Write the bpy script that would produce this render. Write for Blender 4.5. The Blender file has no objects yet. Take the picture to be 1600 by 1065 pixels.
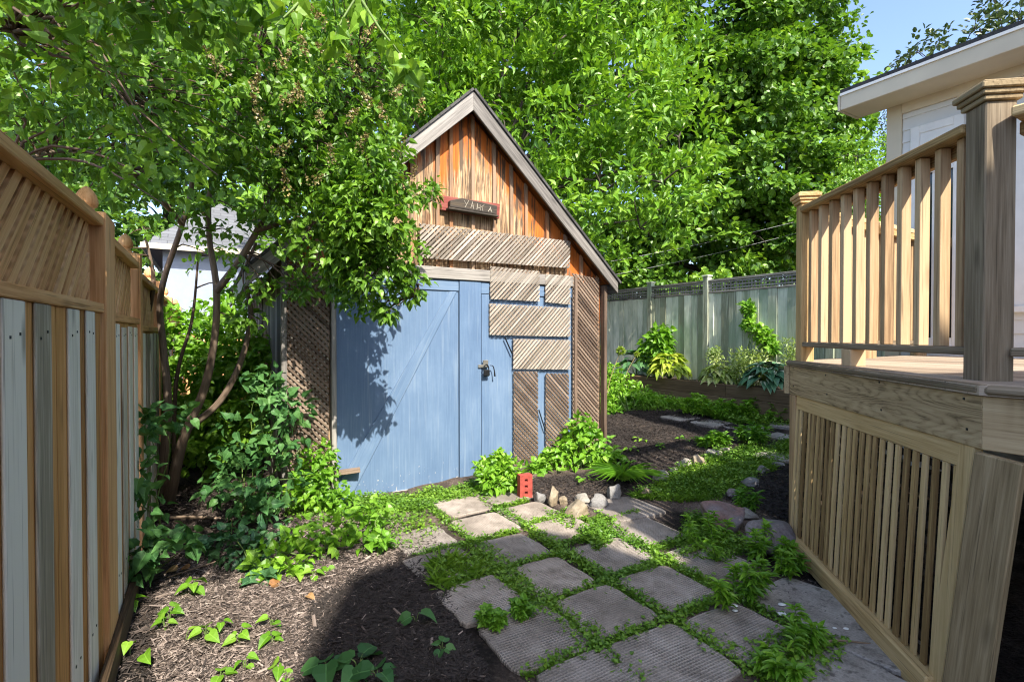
import bpy, math, random
import numpy as np
from mathutils import Vector, Matrix
random.seed(7)
RNG = np.random.default_rng(11)
scene = bpy.context.scene
COL = scene.collection
R = math.radians

# ------------------------------------------------------------------ camera
CAM = np.array([0.0, 0.0, 1.4])
PITCH = R(0.75)
Fv = np.array([0, math.cos(PITCH), -math.sin(PITCH)])
Uv = np.array([0, math.sin(PITCH), math.cos(PITCH)])
Rv = np.array([1.0, 0, 0])
cd = bpy.data.cameras.new('camera'); cd.lens = 18.0; cd.sensor_width = 36.0
cd.clip_start = 0.05; cd.clip_end = 900
cam = bpy.data.objects.new('camera', cd); COL.objects.link(cam)
cam.location = CAM; cam.rotation_euler = (math.pi / 2 - PITCH, 0, 0)
scene.camera = cam

def ray(px, py):
    return Fv + (px - 800) / 800.0 * Rv + (532.5 - py) / 800.0 * Uv
def P(px, py, Y):
    d = ray(px, py); return CAM + d * (Y / d[1])
# yard frame: e runs across the yard, d runs down it (along both side fences)
TH = R(30.7)
E = np.array([math.cos(TH), math.sin(TH), 0.0]); D = np.array([-math.sin(TH), math.cos(TH), 0.0])
Z = np.array([0, 0, 1.0])
def W(a, b, z): return E * a + D * b + Z * z
def PLb(px, py, b):                     # hit of a sight line with the upright plane b = const -> (a, z)
    r = ray(px, py); k = b / r.dot(D); p = CAM + r * k
    return p.dot(E), p[2]
def PLa(px, py, a):
    r = ray(px, py); k = a / r.dot(E); p = CAM + r * k
    return p.dot(D), p[2]
def gz(x, y):
    u = np.maximum(0, np.asarray(y) + 0.3 * np.asarray(x) - 4.2)
    far = np.clip((u - 6) / 10, 0, 1)
    return 0.075 * np.minimum(u, 6.0) + 0.0 * far
def G(px, py, dz=0.0):
    r = ray(px, py); z = 0.0
    for _ in range(25):
        k = (z + dz - CAM[2]) / r[2]; p = CAM + r * k
        z = 0.6 * z + 0.4 * float(gz(p[0], p[1]))
    return np.array([p[0], p[1], float(gz(p[0], p[1])) + dz])

# ------------------------------------------------------------------ object helpers
def tag(o, label=None, cat=None, group=None, kind=None):
    if label: o['label'] = label
    if cat: o['category'] = cat
    if group: o['group'] = group
    if kind: o['kind'] = kind
    return o
def thing(name, label, cat, loc=(0, 0, 0), group=None):
    o = bpy.data.objects.new(name, None); COL.objects.link(o)
    o.location = Vector([float(v) for v in loc]); o.empty_display_size = 0.1
    return tag(o, label, cat, group)
def link(name, me, mat, parent=None, bevel=0.0, smooth=False):
    if mat: me.materials.append(mat)
    me.polygons.foreach_set('use_smooth', np.full(len(me.polygons), bool(smooth)))
    o = bpy.data.objects.new(name, me); COL.objects.link(o)
    if parent is not None:
        o.parent = parent
        off = Vector((0, 0, 0)); q = parent
        while q is not None: off += q.location; q = q.parent
        o.location = -off                 # meshes are written in world coordinates
        me_shift(o)
    if bevel:
        m = o.modifiers.new('bevel', 'BEVEL'); m.width = bevel; m.segments = 1; m.limit_method = 'ANGLE'
    return o
def me_shift(o):                          # move the mesh origin onto its parent's origin
    me = o.data; n = len(me.vertices)
    co = np.empty(n * 3, np.float32); me.vertices.foreach_get('co', co)
    co = co.reshape(-1, 3) + np.array(o.location, np.float32)
    me.vertices.foreach_set('co', co.ravel()); o.location = (0, 0, 0); me.update()
def own_origin(o):                        # top-level single mesh: origin at the middle of its base
    me = o.data; n = len(me.vertices)
    co = np.empty(n * 3, np.float32); me.vertices.foreach_get('co', co); co = co.reshape(-1, 3)
    c = np.array([co[:, 0].mean(), co[:, 1].mean(), co[:, 2].min()], np.float32)
    me.vertices.foreach_set('co', (co - c).ravel()); me.update(); o.location = [float(v) for v in c]
    return o

def np_mesh(name, V, F, attrs=None):
    """V (n,3); F a list of (m,k) index arrays; attrs {name: (n,) or (n,3)}"""
    me = bpy.data.meshes.new(name)
    V = np.asarray(V, np.float32); me.vertices.add(len(V)); me.vertices.foreach_set('co', V.ravel())
    F = [np.asarray(f, np.int32) for f in F if len(f)]
    nl = sum(f.size for f in F); npoly = sum(len(f) for f in F)
    me.loops.add(nl); me.polygons.add(npoly)
    me.loops.foreach_set('vertex_index', np.concatenate([f.ravel() for f in F]))
    tot = np.concatenate([np.full(len(f), f.shape[1], np.int32) for f in F])
    st = np.concatenate([[0], np.cumsum(tot)[:-1]]).astype(np.int32)
    me.polygons.foreach_set('loop_start', st); me.polygons.foreach_set('loop_total', tot)
    for k, a in (attrs or {}).items():
        a = np.asarray(a, np.float32)
        if a.ndim == 1:
            at = me.attributes.new(k, 'FLOAT', 'POINT'); at.data.foreach_set('value', a)
        else:
            at = me.attributes.new(k, 'FLOAT_VECTOR', 'POINT'); at.data.foreach_set('vector', a.ravel())
    me.update(calc_edges=True); me.validate(); return me

class MB:
    """collects boards and prisms; every board carries gc (grain coordinates in metres: along, across, through) and rv (a random value)"""
    def __init__(s): s.V = []; s.F = []; s.gc = []; s.rv = []; s.ex = []
    def _add(s, vs, fs, gc, rv, ex=None):
        n = len(s.V); s.V += [tuple(v) for v in vs]; s.F += [tuple(i + n for i in f) for f in fs]
        s.gc += [tuple(g) for g in gc]; s.rv += [rv] * len(vs); s.ex += list(ex) if ex is not None else [0.0] * len(vs)
    def obox(s, c, axes, half, g=2, rv=None, taper=1.0):
        c = np.asarray(c, float); ax = [np.asarray(a, float) for a in axes]
        rv = random.random() if rv is None else rv
        off = np.array([random.uniform(0, 50) for _ in range(3)])
        vs = []; gc = []
        o = [g] + [i for i in range(3) if i != g]
        for sz in (-1, 1):
            for sy in (-1, 1):
                for sx in (-1, 1):
                    l = np.array([sx * half[0], sy * half[1], sz * half[2]])
                    if sz > 0 and taper != 1.0: l[0] *= taper; l[1] *= taper
                    vs.append(c + ax[0] * l[0] + ax[1] * l[1] + ax[2] * l[2])
                    gc.append(np.array([l[o[0]], l[o[1]], l[o[2]]]) + off)
        fs = [(0, 2, 3, 1), (4, 5, 7, 6), (0, 1, 5, 4), (2, 6, 7, 3), (0, 4, 6, 2), (1, 3, 7, 5)]
        s._add(vs, fs, gc, rv); return s
    def ab(s, a0, a1, b0, b1, z0, z1, g=2, rv=None):      # box in the yard frame
        return s.obox(W((a0 + a1) / 2, (b0 + b1) / 2, (z0 + z1) / 2), (E, D, Z), (abs(a1 - a0) / 2, abs(b1 - b0) / 2, abs(z1 - z0) / 2), g, rv)
    def beam(s, p, q, w, h, up=Z, rv=None):               # board from p to q, w wide (sideways), h high
        p = np.asarray(p, float); q = np.asarray(q, float); l = np.linalg.norm(q - p); x = (q - p) / l
        y = np.cross(up, x); y /= np.linalg.norm(y); z = np.cross(x, y)
        return s.obox((p + q) / 2, (x, y, z), (l / 2, w / 2, h / 2), 0, rv)
    def prism(s, pts, O, U, V, N, th, g=(0, 1), rv=None, exf=None):
        """polygon pts [(u,v)] counter-clockwise seen from +N; front face at O + N*th, back at O"""
        rv = random.random() if rv is None else rv
        off = np.array([random.uniform(0, 50) for _ in range(3)])
        n = len(pts); vs = []; gc = []; ex = []
        ga = np.array(g, float); gp = np.array([-ga[1], ga[0]])
        for k in (0, th):
            for (u, v) in pts:
                vs.append(O + U * u + V * v + N * k); q = np.array([u, v])
                gc.append(np.array([q.dot(ga), q.dot(gp), k]) + off); ex.append(exf(u, v) if exf else 0.0)
        fs = [tuple(range(n - 1, -1, -1)), tuple(range(n, 2 * n))] + [(i, (i + 1) % n, n + (i + 1) % n, n + i) for i in range(n)]
        s._add(vs, fs, gc, rv, ex); return s
    def build(s, name, mat, parent=None, bevel=0.0, smooth=False):
        groups = {}
        for f in s.F: groups.setdefault(len(f), []).append(f)
        me = np_mesh(name, s.V, list(groups.values()), {'gc': np.array(s.gc), 'rv': np.array(s.rv), 'ex': np.array(s.ex)})
        return link(name, me, mat, parent, bevel, smooth)

def clip(poly, n, c):                                     # keep n.p <= c
    out = []
    for i in range(len(poly)):
        p, q = poly[i], poly[(i + 1) % len(poly)]
        dp = n[0] * p[0] + n[1] * p[1] - c; dq = n[0] * q[0] + n[1] * q[1] - c
        if dp <= 0: out.append(p)
        if (dp < 0 < dq) or (dq < 0 < dp):
            t = dp / (dp - dq); out.append((p[0] + (q[0] - p[0]) * t, p[1] + (q[1] - p[1]) * t))
    return out
def area(poly):
    return 0.5 * sum(poly[i][0] * poly[(i + 1) % len(poly)][1] - poly[(i + 1) % len(poly)][0] * poly[i][1] for i in range(len(poly)))
def strips(mb, poly, O, U, V, N, ang, pitch, w, th, depth, jit=0.0):
    """one layer of lattice slats clipped to a polygon; ang = direction of the slats in the U,V plane"""
    dr = (math.cos(ang), math.sin(ang)); nn = (-dr[1], dr[0])
    cs = [nn[0] * p[0] + nn[1] * p[1] for p in poly]
    k = math.floor(min(cs) / pitch) - 1
    while k * pitch < max(cs) + pitch:
        c = k * pitch + random.uniform(-jit, jit); ww = w * random.uniform(0.93, 1.05); k += 1
        q = clip(clip(poly, nn, c + ww / 2), (-nn[0], -nn[1]), -(c - ww / 2))
        if len(q) >= 3 and abs(area(q)) > 2e-5:
            if area(q) < 0: q = q[::-1]
            mb.prism(q, O + N * depth, U, V, N, th * random.uniform(0.85, 1.0), dr)

def tube_arrays(pts, rad, n=8):
    pts = np.asarray(pts, float); m = len(pts)
    rad = np.broadcast_to(np.asarray(rad, float), (m,))
    t = np.gradient(pts, axis=0); t /= np.linalg.norm(t, axis=1)[:, None] + 1e-9
    ref = np.array([0, 0, 1.0]) if abs(t[0][2]) < 0.9 else np.array([1.0, 0, 0])
    V = []; gc = []; L = 0; off = random.uniform(0, 30)
    u = np.cross(t[0], ref); u /= np.linalg.norm(u)
    for i in range(m):
        u = u - t[i] * u.dot(t[i]); u /= np.linalg.norm(u) + 1e-9; v = np.cross(t[i], u)
        if i: L += np.linalg.norm(pts[i] - pts[i - 1])
        for j in range(n):
            a = 2 * math.pi * j / n
            V.append(pts[i] + (u * math.cos(a) + v * math.sin(a)) * rad[i]); gc.append((L + off, math.cos(a) * rad[i], math.sin(a) * rad[i]))
    F = [(i * n + j, i * n + (j + 1) % n, (i + 1) * n + (j + 1) % n, (i + 1) * n + j) for i in range(m - 1) for j in range(n)]
    return np.array(V), np.array(F, np.int32), np.array(gc)
def smooth_path(pts, k=6):                                # Catmull-Rom
    pts = [np.asarray(p, float) for p in pts]
    if len(pts) < 3: return np.array([pts[0] + (pts[-1] - pts[0]) * t for t in np.linspace(0, 1, k)])
    q = [2 * pts[0] - pts[1]] + pts + [2 * pts[-1] - pts[-2]]; out = []
    for i in range(1, len(q) - 2):
        for t in np.linspace(0, 1, k, endpoint=False):
            out.append(0.5 * (2 * q[i] + (q[i + 1] - q[i - 1]) * t + (2 * q[i - 1] - 5 * q[i] + 4 * q[i + 1] - q[i + 2]) * t * t + (3 * q[i] - q[i - 1] - 3 * q[i + 1] + q[i + 2]) * t ** 3))
    out.append(pts[-1]); return np.array(out)
class TB:                                                 # several tubes in one mesh
    def __init__(s): s.V = []; s.F = []; s.g = []; s.n = 0
    def add(s, pts, rad, n=7, k=0):
        if k: 
            pts2 = smooth_path(pts, k); rad = np.interp(np.linspace(0, 1, len(pts2)), np.linspace(0, 1, len(np.atleast_1d(rad))), np.atleast_1d(rad)); pts = pts2
        V, F, g = tube_arrays(pts, rad, n); s.V.append(V); s.F.append(F + s.n); s.g.append(g); s.n += len(V); return s
    def build(s, name, mat, parent=None):
        V = np.concatenate(s.V); me = np_mesh(name, V, [np.concatenate(s.F)], {'gc': np.concatenate(s.g), 'rv': np.full(len(V), random.random())})
        return link(name, me, mat, parent, smooth=True)

# ------------------------------------------------------------------ leaves
def _n(v): return v / (np.linalg.norm(v, axis=1)[:, None] + 1e-9)
LEAF = {  # x across (half width 1), y along, z lift; faces
    0: (np.array([(0, 0, 0), (-1, .45, .12), (0, .5, -.03), (1, .45, .12), (0, 1, -.10)], float), [np.array([(0, 2, 1), (1, 2, 4), (0, 3, 2), (2, 3, 4)])]),
    1: (np.array([(0, 0, 0), (-.75, .2, .08), (-1, .45, .12), (-.5, .8, .02), (0, 1, -.14), (.5, .8, .02), (1, .45, .12), (.75, .2, .08), (0, .4, -.03), (0, .75, -.06)], float),
        [np.array([(0, 8, 1), (0, 7, 8), (3, 9, 4), (5, 4, 9), (1, 8, 2), (7, 6, 8)]), np.array([(2, 8, 9, 3), (6, 5, 9, 8)])]),
    2: (np.array([(0, .06, 0), (-.45, -.02, .05), (-.95, .16, .10), (-1, .42, .12), (-.55, .75, .02), (0, 1.05, -.16), (.55, .75, .02), (1, .42, .12), (.95, .16, .10), (.45, -.02, .05), (0, .4, -.03), (0, .75, -.07)], float),
        [np.array([(0, 10, 1), (1, 10, 2), (2, 10, 3), (0, 9, 10), (9, 8, 10), (8, 7, 10), (4, 11, 5), (6, 5, 11)]), np.array([(3, 10, 11, 4), (7, 6, 11, 10)])]),
    3: (np.array([(0, 0, 0), (-1, .25, .05), (-1, .7, 0), (0, 1, -.2), (1, .7, 0), (1, .25, .05)], float), [np.array([(0, 3, 2, 1), (0, 5, 4, 3)])]),
}
def leaf_mesh(name, pos, axis, nrm, L, wr, lod, lv=None, curl=0.0):
    """one leaf per row. L length, wr half-width ratio"""
    n = len(pos); pos = np.asarray(pos, float); L = np.broadcast_to(np.asarray(L, float), (n,))
    wr = np.broadcast_to(np.asarray(wr, float), (n,))
    y = _n(np.asarray(axis, float)); z = np.asarray(nrm, float); z = _n(z - y * (z * y).sum(1)[:, None]); x = np.cross(y, z)
    T, FS = LEAF[lod]; m = len(T)
    bend = T[None, :, 2] - curl * T[None, :, 1] ** 2
    V = pos[:, None, :] + (T[None, :, 0] * (L * wr)[:, None])[:, :, None] * x[:, None, :] + (T[None, :, 1] * L[:, None])[:, :, None] * y[:, None, :] + (bend * L[:, None])[:, :, None] * z[:, None, :]
    base = (np.arange(n) * m)[:, None, None]
    F = [(f[None] + base).reshape(-1, f.shape[1]) for f in FS if len(f)]
    lv = RNG.random(n) if lv is None else lv
    at = {'lv': np.repeat(lv, m), 'lx': np.tile(np.abs(T[:, 0]), n)}
    return np_mesh(name, V.reshape(-1, 3), F, at)
def rnd_dir(n):
    v = RNG.normal(size=(n, 3)); return _n(v)

# ------------------------------------------------------------------ materials
def new_mat(name):
    m = bpy.data.materials.new(name); m.use_nodes = True; nt = m.node_tree; nt.nodes.clear()
    out = nt.nodes.new('ShaderNodeOutputMaterial'); bs = nt.nodes.new('ShaderNodeBsdfPrincipled')
    nt.links.new(bs.outputs[0], out.inputs['Surface']); return m, nt, bs, out
def nd(nt, t, **kw):
    n = nt.nodes.new('ShaderNode' + t)
    for k, v in kw.items():
        if hasattr(n, k): setattr(n, k, v)
        else: n.inputs[k].default_value = v
    return n
def ramp(nt, fac, stops):
    r = nd(nt, 'ValToRGB'); e = r.color_ramp.elements
    while len(e) < len(stops): e.new(0.5)
    for i, (p, c) in enumerate(stops): e[i].position = p; e[i].color = (*c, 1)
    nt.links.new(fac, r.inputs[0]); return r.outputs[0]
def mixc(nt, fac, a, b, mode='MIX'):
    m = nd(nt, 'Mix', data_type='RGBA', blend_type=mode); m.clamp_factor = True
    for s, v in ((m.inputs[0], fac), (m.inputs[6], a), (m.inputs[7], b)):
        if hasattr(v, 'links'): nt.links.new(v, s)
        elif isinstance(v, (int, float)): s.default_value = v
        else: s.default_value = (*v, 1)
    return m.outputs[2]
def mathn(nt, op, a, b=None, c=None):
    m = nd(nt, 'Math', operation=op)
    for i, v in enumerate((a, b, c)):
        if v is None: continue
        if hasattr(v, 'links'): nt.links.new(v, m.inputs[i])
        else: m.inputs[i].default_value = v
    return m.outputs[0]
def attr(nt, name): return nd(nt, 'Attribute', attribute_name=name)
def noise(nt, vec, scale, detail=4, rough=0.55, dist=0.0):
    n = nd(nt, 'TexNoise'); n.inputs['Scale'].default_value = scale; n.inputs['Detail'].default_value = detail
    n.inputs['Roughness'].default_value = rough; n.inputs['Distortion'].default_value = dist
    if vec is not None: nt.links.new(vec, n.inputs['Vector'])
    return n.outputs['Fac']
def mapping(nt, vec, scale=(1, 1, 1), loc=(0, 0, 0)):
    m = nd(nt, 'Mapping'); m.inputs['Scale'].default_value = scale; m.inputs['Location'].default_value = loc
    nt.links.new(vec, m.inputs['Vector']); return m.outputs[0]
def bump(nt, bs, h, strength=0.4, dist=0.01):
    b = nd(nt, 'Bump'); b.inputs['Strength'].default_value = strength; b.inputs['Distance'].default_value = dist
    nt.links.new(h, b.inputs['Height']); nt.links.new(b.outputs[0], bs.inputs['Normal'])

def wood(name, dark, mid, light, rough=0.75, grain=1.0, tint=0.35, cath=0.0, stain=None, knots=0.5, bs_=0.35):
    """board wood driven by the gc grain coordinates; rv shifts the tone from board to board"""
    m, nt, bs, out = new_mat(name)
    g = attr(nt, 'gc').outputs['Vector']; rv = attr(nt, 'rv').outputs['Fac']
    fine = noise(nt, mapping(nt, g, (3, 90 * grain, 90 * grain)), 1.0, 5, 0.6)
    mid_n = noise(nt, mapping(nt, g, (1.1, 16, 16)), 1.0, 3, 0.5, 0.6)
    big = noise(nt, mapping(nt, g, (1.6, 3.5, 3.5)), 1.0, 3)
    hair = noise(nt, mapping(nt, g, (5, 260 * grain, 260 * grain)), 1.0, 4, 0.7)
    f = mathn(nt, 'ADD', mathn(nt, 'ADD', mathn(nt, 'MULTIPLY', fine, 0.42), mathn(nt, 'MULTIPLY', mid_n, 0.33)), mathn(nt, 'MULTIPLY', hair, 0.25))
    if cath:
        lowf = noise(nt, mapping(nt, g, (0.9, 6.5, 1.0)), 1.0, 1, .3); wob = noise(nt, mapping(nt, g, (10, 40, 1.0)), 1.0, 3, .6)
        ring = mathn(nt, 'SINE', mathn(nt, 'ADD', mathn(nt, 'MULTIPLY', lowf, 165), mathn(nt, 'MULTIPLY', wob, 10)))
        ring = mathn(nt, 'POWER', mathn(nt, 'ADD', mathn(nt, 'MULTIPLY', ring, .5), .5), .55)
        f = mathn(nt, 'ADD', mathn(nt, 'MULTIPLY', f, 1 - cath), mathn(nt, 'MULTIPLY', ring, cath))
    f = mathn(nt, 'ADD', f, mathn(nt, 'MULTIPLY', mathn(nt, 'SUBTRACT', rv, 0.5), tint))
    col = ramp(nt, f, [(0.34, dark), (0.49, mid), (0.66, light)])
    crack = ramp(nt, noise(nt, mapping(nt, g, (2.2, 120, 120)), 1.0, 2, .5), [(.63, (0, 0, 0)), (.70, (1, 1, 1))])
    col = mixc(nt, mathn(nt, 'MULTIPLY', crack, .55), col, tuple(c * .4 for c in dark))
    if stain: col = mixc(nt, ramp(nt, big, [(0.45, (0, 0, 0)), (0.70, (1, 1, 1))]), col, stain)
    if knots:
        vo = nd(nt, 'TexVoronoi'); vo.inputs['Scale'].default_value = 1.0
        nt.links.new(mapping(nt, g, (2.2, 7.5, 7.5)), vo.inputs['Vector'])
        k = ramp(nt, vo.outputs['Distance'], [(0.05, (1, 1, 1)), (0.17, (0, 0, 0))])
        col = mixc(nt, mathn(nt, 'MULTIPLY', k, knots), col, tuple(c * 0.35 for c in dark))
    nt.links.new(col, bs.inputs['Base Color']); bs.inputs['Roughness'].default_value = rough
    bs.inputs['Specular IOR Level'].default_value = 0.25
    bump(nt, bs, f, bs_, 0.004); return m

def leaf_mat(name, c0, c1, c2, trans=0.35, rough=0.42, spec=0.45, tc=None):
    m, nt, bs, out = new_mat(name)
    lv = attr(nt, 'lv').outputs['Fac']; lx = attr(nt, 'lx').outputs['Fac']
    col = ramp(nt, lv, [(0.0, c0), (0.5, c1), (1.0, c2)])
    geo = nd(nt, 'NewGeometry')
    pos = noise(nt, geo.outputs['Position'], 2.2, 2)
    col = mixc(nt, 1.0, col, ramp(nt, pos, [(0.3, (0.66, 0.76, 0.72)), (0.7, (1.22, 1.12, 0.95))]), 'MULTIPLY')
    col = mixc(nt, mathn(nt, 'MULTIPLY', mathn(nt, 'LESS_THAN', lx, 0.06), 0.35), col, tuple(min(1, c * 1.5) for c in c2))
    nt.links.new(col, bs.inputs['Base Color']); bs.inputs['Roughness'].default_value = rough
    bs.inputs['Specular IOR Level'].default_value = spec
    tr = nd(nt, 'BsdfTranslucent')
    tcol = mixc(nt, 1.0, col, tc or (1.25, 1.2, 0.55), 'MULTIPLY'); nt.links.new(tcol, tr.inputs[0])
    mx = nd(nt, 'MixShader'); mx.inputs[0].default_value = trans
    nt.links.new(bs.outputs[0], mx.inputs[1]); nt.links.new(tr.outputs[0], mx.inputs[2]); nt.links.new(mx.outputs[0], out.inputs['Surface'])
    return m
def plain(name, c, rough=0.6, metal=0.0, var=0.25, scale=8.0, spec=0.4, bmp=0.2, bscale=60):
    m, nt, bs, out = new_mat(name)
    tc = nd(nt, 'TexCoord').outputs['Object']
    f = noise(nt, tc, scale, 5)
    lo = tuple(max(0, v * (1 - var)) for v in c); hi = tuple(min(1, v * (1 + var)) for v in c)
    nt.links.new(ramp(nt, f, [(0.3, lo), (0.7, hi)]), bs.inputs['Base Color'])
    bs.inputs['Roughness'].default_value = rough; bs.inputs['Metallic'].default_value = metal
    bs.inputs['Specular IOR Level'].default_value = spec
    if bmp: bump(nt, bs, noise(nt, tc, bscale, 4), bmp, 0.004)
    return m
# ------------------------------------------------------------------ wood and paint
M_cedar = wood('cedar', (.34, .155, .055), (.60, .32, .135), (.75, .47, .24), tint=.16, knots=.5)
M_treated = wood('weathered_treated_pine', (.28, .235, .165), (.58, .52, .41), (.76, .71, .60), tint=.40, knots=.6, grain=.7)
M_inner = wood('amber_pine', (.30, .14, .04), (.55, .27, .085), (.68, .38, .15), tint=.25, knots=.4)
M_gray = wood('silver_gray_wood', (.055, .05, .046), (.17, .155, .14), (.34, .315, .285), tint=.3, knots=.45, bs_=.6)
M_latgray = wood('bleached_lattice', (.14, .115, .09), (.29, .25, .205), (.42, .375, .325), tint=.2, knots=.0, grain=.6)
M_latbrown = wood('brown_lattice', (.065, .043, .030), (.155, .108, .078), (.26, .19, .14), tint=.22, knots=0, grain=.6)
M_gapshade = wood('gap_shade_slats', (.02, .015, .011), (.055, .04, .03), (.10, .075, .055), tint=.5, knots=0, grain=.6)  # near-black so the shade between skirt slats is in the colour
M_deck = wood('deck_lumber', (.22, .135, .055), (.50, .335, .15), (.67, .49, .26), tint=.34, knots=.4)
M_deckold = wood('mossy_lumber', (.11, .076, .04), (.25, .185, .102), (.39, .30, .18), tint=.1, knots=.4)
M_balus = wood('baluster_lumber', (.20, .12, .062), (.42, .275, .15), (.57, .41, .245), tint=.42, knots=.3)
M_rim = wood('rim_board', (.12, .082, .042), (.41, .295, .165), (.55, .42, .255), tint=.06, knots=.0, cath=.12, bs_=.4)
M_dkfloor = wood('deck_boards', (.20, .15, .11), (.36, .28, .21), (.48, .38, .29), tint=.25, knots=.2)
M_post = wood('old_post', (.09, .066, .042), (.215, .165, .11), (.34, .275, .195), tint=.15, knots=.5, bs_=.55)
M_fencegray = wood('gray_fence_boards', (.24, .245, .17), (.54, .555, .43), (.72, .735, .60), tint=.45, knots=.35, grain=.6, stain=(.30, .36, .26))
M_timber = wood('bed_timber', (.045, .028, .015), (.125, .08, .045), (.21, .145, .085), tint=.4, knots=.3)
M_shadow = plain('dark_interior', (.012, .011, .010), .9, bmp=0)

def gable_mat():
    """board-and-batten stained orange under the eaves, bleached and bare lower down the boards (ex = distance below the rake in m)"""
    m, nt, bs, out = new_mat('stained_boards')
    g = attr(nt, 'gc').outputs['Vector']; rv = attr(nt, 'rv').outputs['Fac']; ex = attr(nt, 'ex').outputs['Fac']
    fine = noise(nt, mapping(nt, g, (4, 85, 85)), 1.0, 5, .65)
    streak = noise(nt, mapping(nt, g, (1.0, 26, 26)), 1.0, 4, .6, .8)
    blot = noise(nt, mapping(nt, g, (4.5, 9, 9)), 1.0, 4, .6)
    orange = ramp(nt, mathn(nt, 'ADD', mathn(nt, 'MULTIPLY', streak, .6), mathn(nt, 'MULTIPLY', fine, .4)), [(.3, (.26, .055, .012)), (.5, (.54, .145, .022)), (.72, (.68, .30, .07))])
    bare = ramp(nt, mathn(nt, 'ADD', mathn(nt, 'MULTIPLY', streak, .45), mathn(nt, 'MULTIPLY', fine, .55)), [(.38, (.06, .036, .022)), (.48, (.34, .21, .11)), (.60, (.66, .50, .31))])
    w = mathn(nt, 'ADD', mathn(nt, 'MULTIPLY', ex, 1.9), mathn(nt, 'MULTIPLY', mathn(nt, 'SUBTRACT', mathn(nt, 'ADD', mathn(nt, 'MULTIPLY', streak, .6), mathn(nt, 'MULTIPLY', blot, .5)), .62), 2.4))
    w = mathn(nt, 'ADD', w, mathn(nt, 'MULTIPLY', mathn(nt, 'SUBTRACT', rv, .55), .85))
    wear = ramp(nt, w, [(.22, (0, 0, 0)), (.62, (1, 1, 1))])
    col = mixc(nt, wear, orange, bare)
    dk = ramp(nt, mathn(nt, 'ADD', mathn(nt, 'MULTIPLY', streak, .7), mathn(nt, 'MULTIPLY', blot, .3)), [(.495, (0, 0, 0)), (.575, (1, 1, 1))])
    col = mixc(nt, mathn(nt, 'MULTIPLY', dk, .9), col, (.055, .034, .024))
    vo = nd(nt, 'TexVoronoi'); nt.links.new(mapping(nt, g, (2.6, 7, 7)), vo.inputs['Vector']); vo.inputs['Scale'].default_value = 1
    kn = ramp(nt, vo.outputs['Distance'], [(.07, (1, 1, 1)), (.2, (0, 0, 0))])
    col = mixc(nt, mathn(nt, 'MULTIPLY', kn, .75), col, (.10, .035, .012))
    nt.links.new(col, bs.inputs['Base Color']); bs.inputs['Roughness'].default_value = .7; bs.inputs['Specular IOR Level'].default_value = .25
    bump(nt, bs, mathn(nt, 'ADD', fine, mathn(nt, 'MULTIPLY', streak, .6)), .55, .004); return m
M_gable = gable_mat()
M_batten = wood('gray_brown_battens', (.05, .034, .024), (.17, .11, .07), (.32, .22, .145), tint=.5, knots=.3, stain=(.40, .16, .05))
def blue_mat():
    m, nt, bs, out = new_mat('faded_blue_paint')
    g = attr(nt, 'gc').outputs['Vector']; rv = attr(nt, 'rv').outputs['Fac']; ex = attr(nt, 'ex').outputs['Fac']
    fine = noise(nt, mapping(nt, g, (4, 70, 70)), 1, 4); big = noise(nt, mapping(nt, g, (1.6, 2.4, 2.4)), 1, 5, .65)
    f = mathn(nt, 'ADD', mathn(nt, 'ADD', mathn(nt, 'MULTIPLY', fine, .35), mathn(nt, 'MULTIPLY', big, .65)), mathn(nt, 'MULTIPLY', mathn(nt, 'SUBTRACT', rv, .5), .12))
    col = ramp(nt, f, [(.34, (.088, .147, .247)), (.52, (.116, .183, .288)), (.68, (.155, .225, .33))])
    spk = noise(nt, mapping(nt, g, (18, 34, 34)), 1, 3, .7)
    lowp = mathn(nt, 'MULTIPLY', mathn(nt, 'POWER', mathn(nt, 'MAXIMUM', ex, 0.0), 2.2), .24)                       # ex: closeness to the worn foot of the door
    chips = ramp(nt, mathn(nt, 'ADD', spk, lowp), [(.86, (0, 0, 0)), (.90, (1, 1, 1))])
    col = mixc(nt, mathn(nt, 'MULTIPLY', chips, .8), col, (.55, .50, .44))
    run = noise(nt, mapping(nt, g, (1.2, 40, 40)), 1, 3, .6)
    col = mixc(nt, mathn(nt, 'MULTIPLY', ramp(nt, run, [(.56, (0, 0, 0)), (.72, (1, 1, 1))]), .45), col, (.23, .29, .36))
    nt.links.new(col, bs.inputs['Base Color']); bs.inputs['Roughness'].default_value = .55; bs.inputs['Specular IOR Level'].default_value = .35
    bump(nt, bs, mathn(nt, 'ADD', fine, mathn(nt, 'MULTIPLY', chips, -1.2)), .25, .003); return m
M_blue = blue_mat()
def shingle_mat(name, c):
    m, nt, bs, out = new_mat(name)
    g = attr(nt, 'gc').outputs['Vector']
    br = nd(nt, 'TexBrick'); br.inputs['Scale'].default_value = 1; br.inputs['Brick Width'].default_value = .3; br.inputs['Row Height'].default_value = .14; br.inputs['Mortar Size'].default_value = .008
    br.inputs['Color1'].default_value = (*[v * .75 for v in c], 1); br.inputs['Color2'].default_value = (*[v * 1.25 for v in c], 1); br.inputs['Mortar'].default_value = (*[v * .3 for v in c], 1)
    nt.links.new(g, br.inputs['Vector'])
    gr = noise(nt, g, 160, 2)
    nt.links.new(mixc(nt, .35, br.outputs['Color'], ramp(nt, gr, [(.3, tuple(v * .6 for v in c)), (.7, tuple(v * 1.6 for v in c))])), bs.inputs['Base Color'])
    bs.inputs['Roughness'].default_value = .95; bump(nt, bs, mathn(nt, 'ADD', br.outputs['Fac'], mathn(nt, 'MULTIPLY', gr, -.5)), .5, .006); return m
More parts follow.
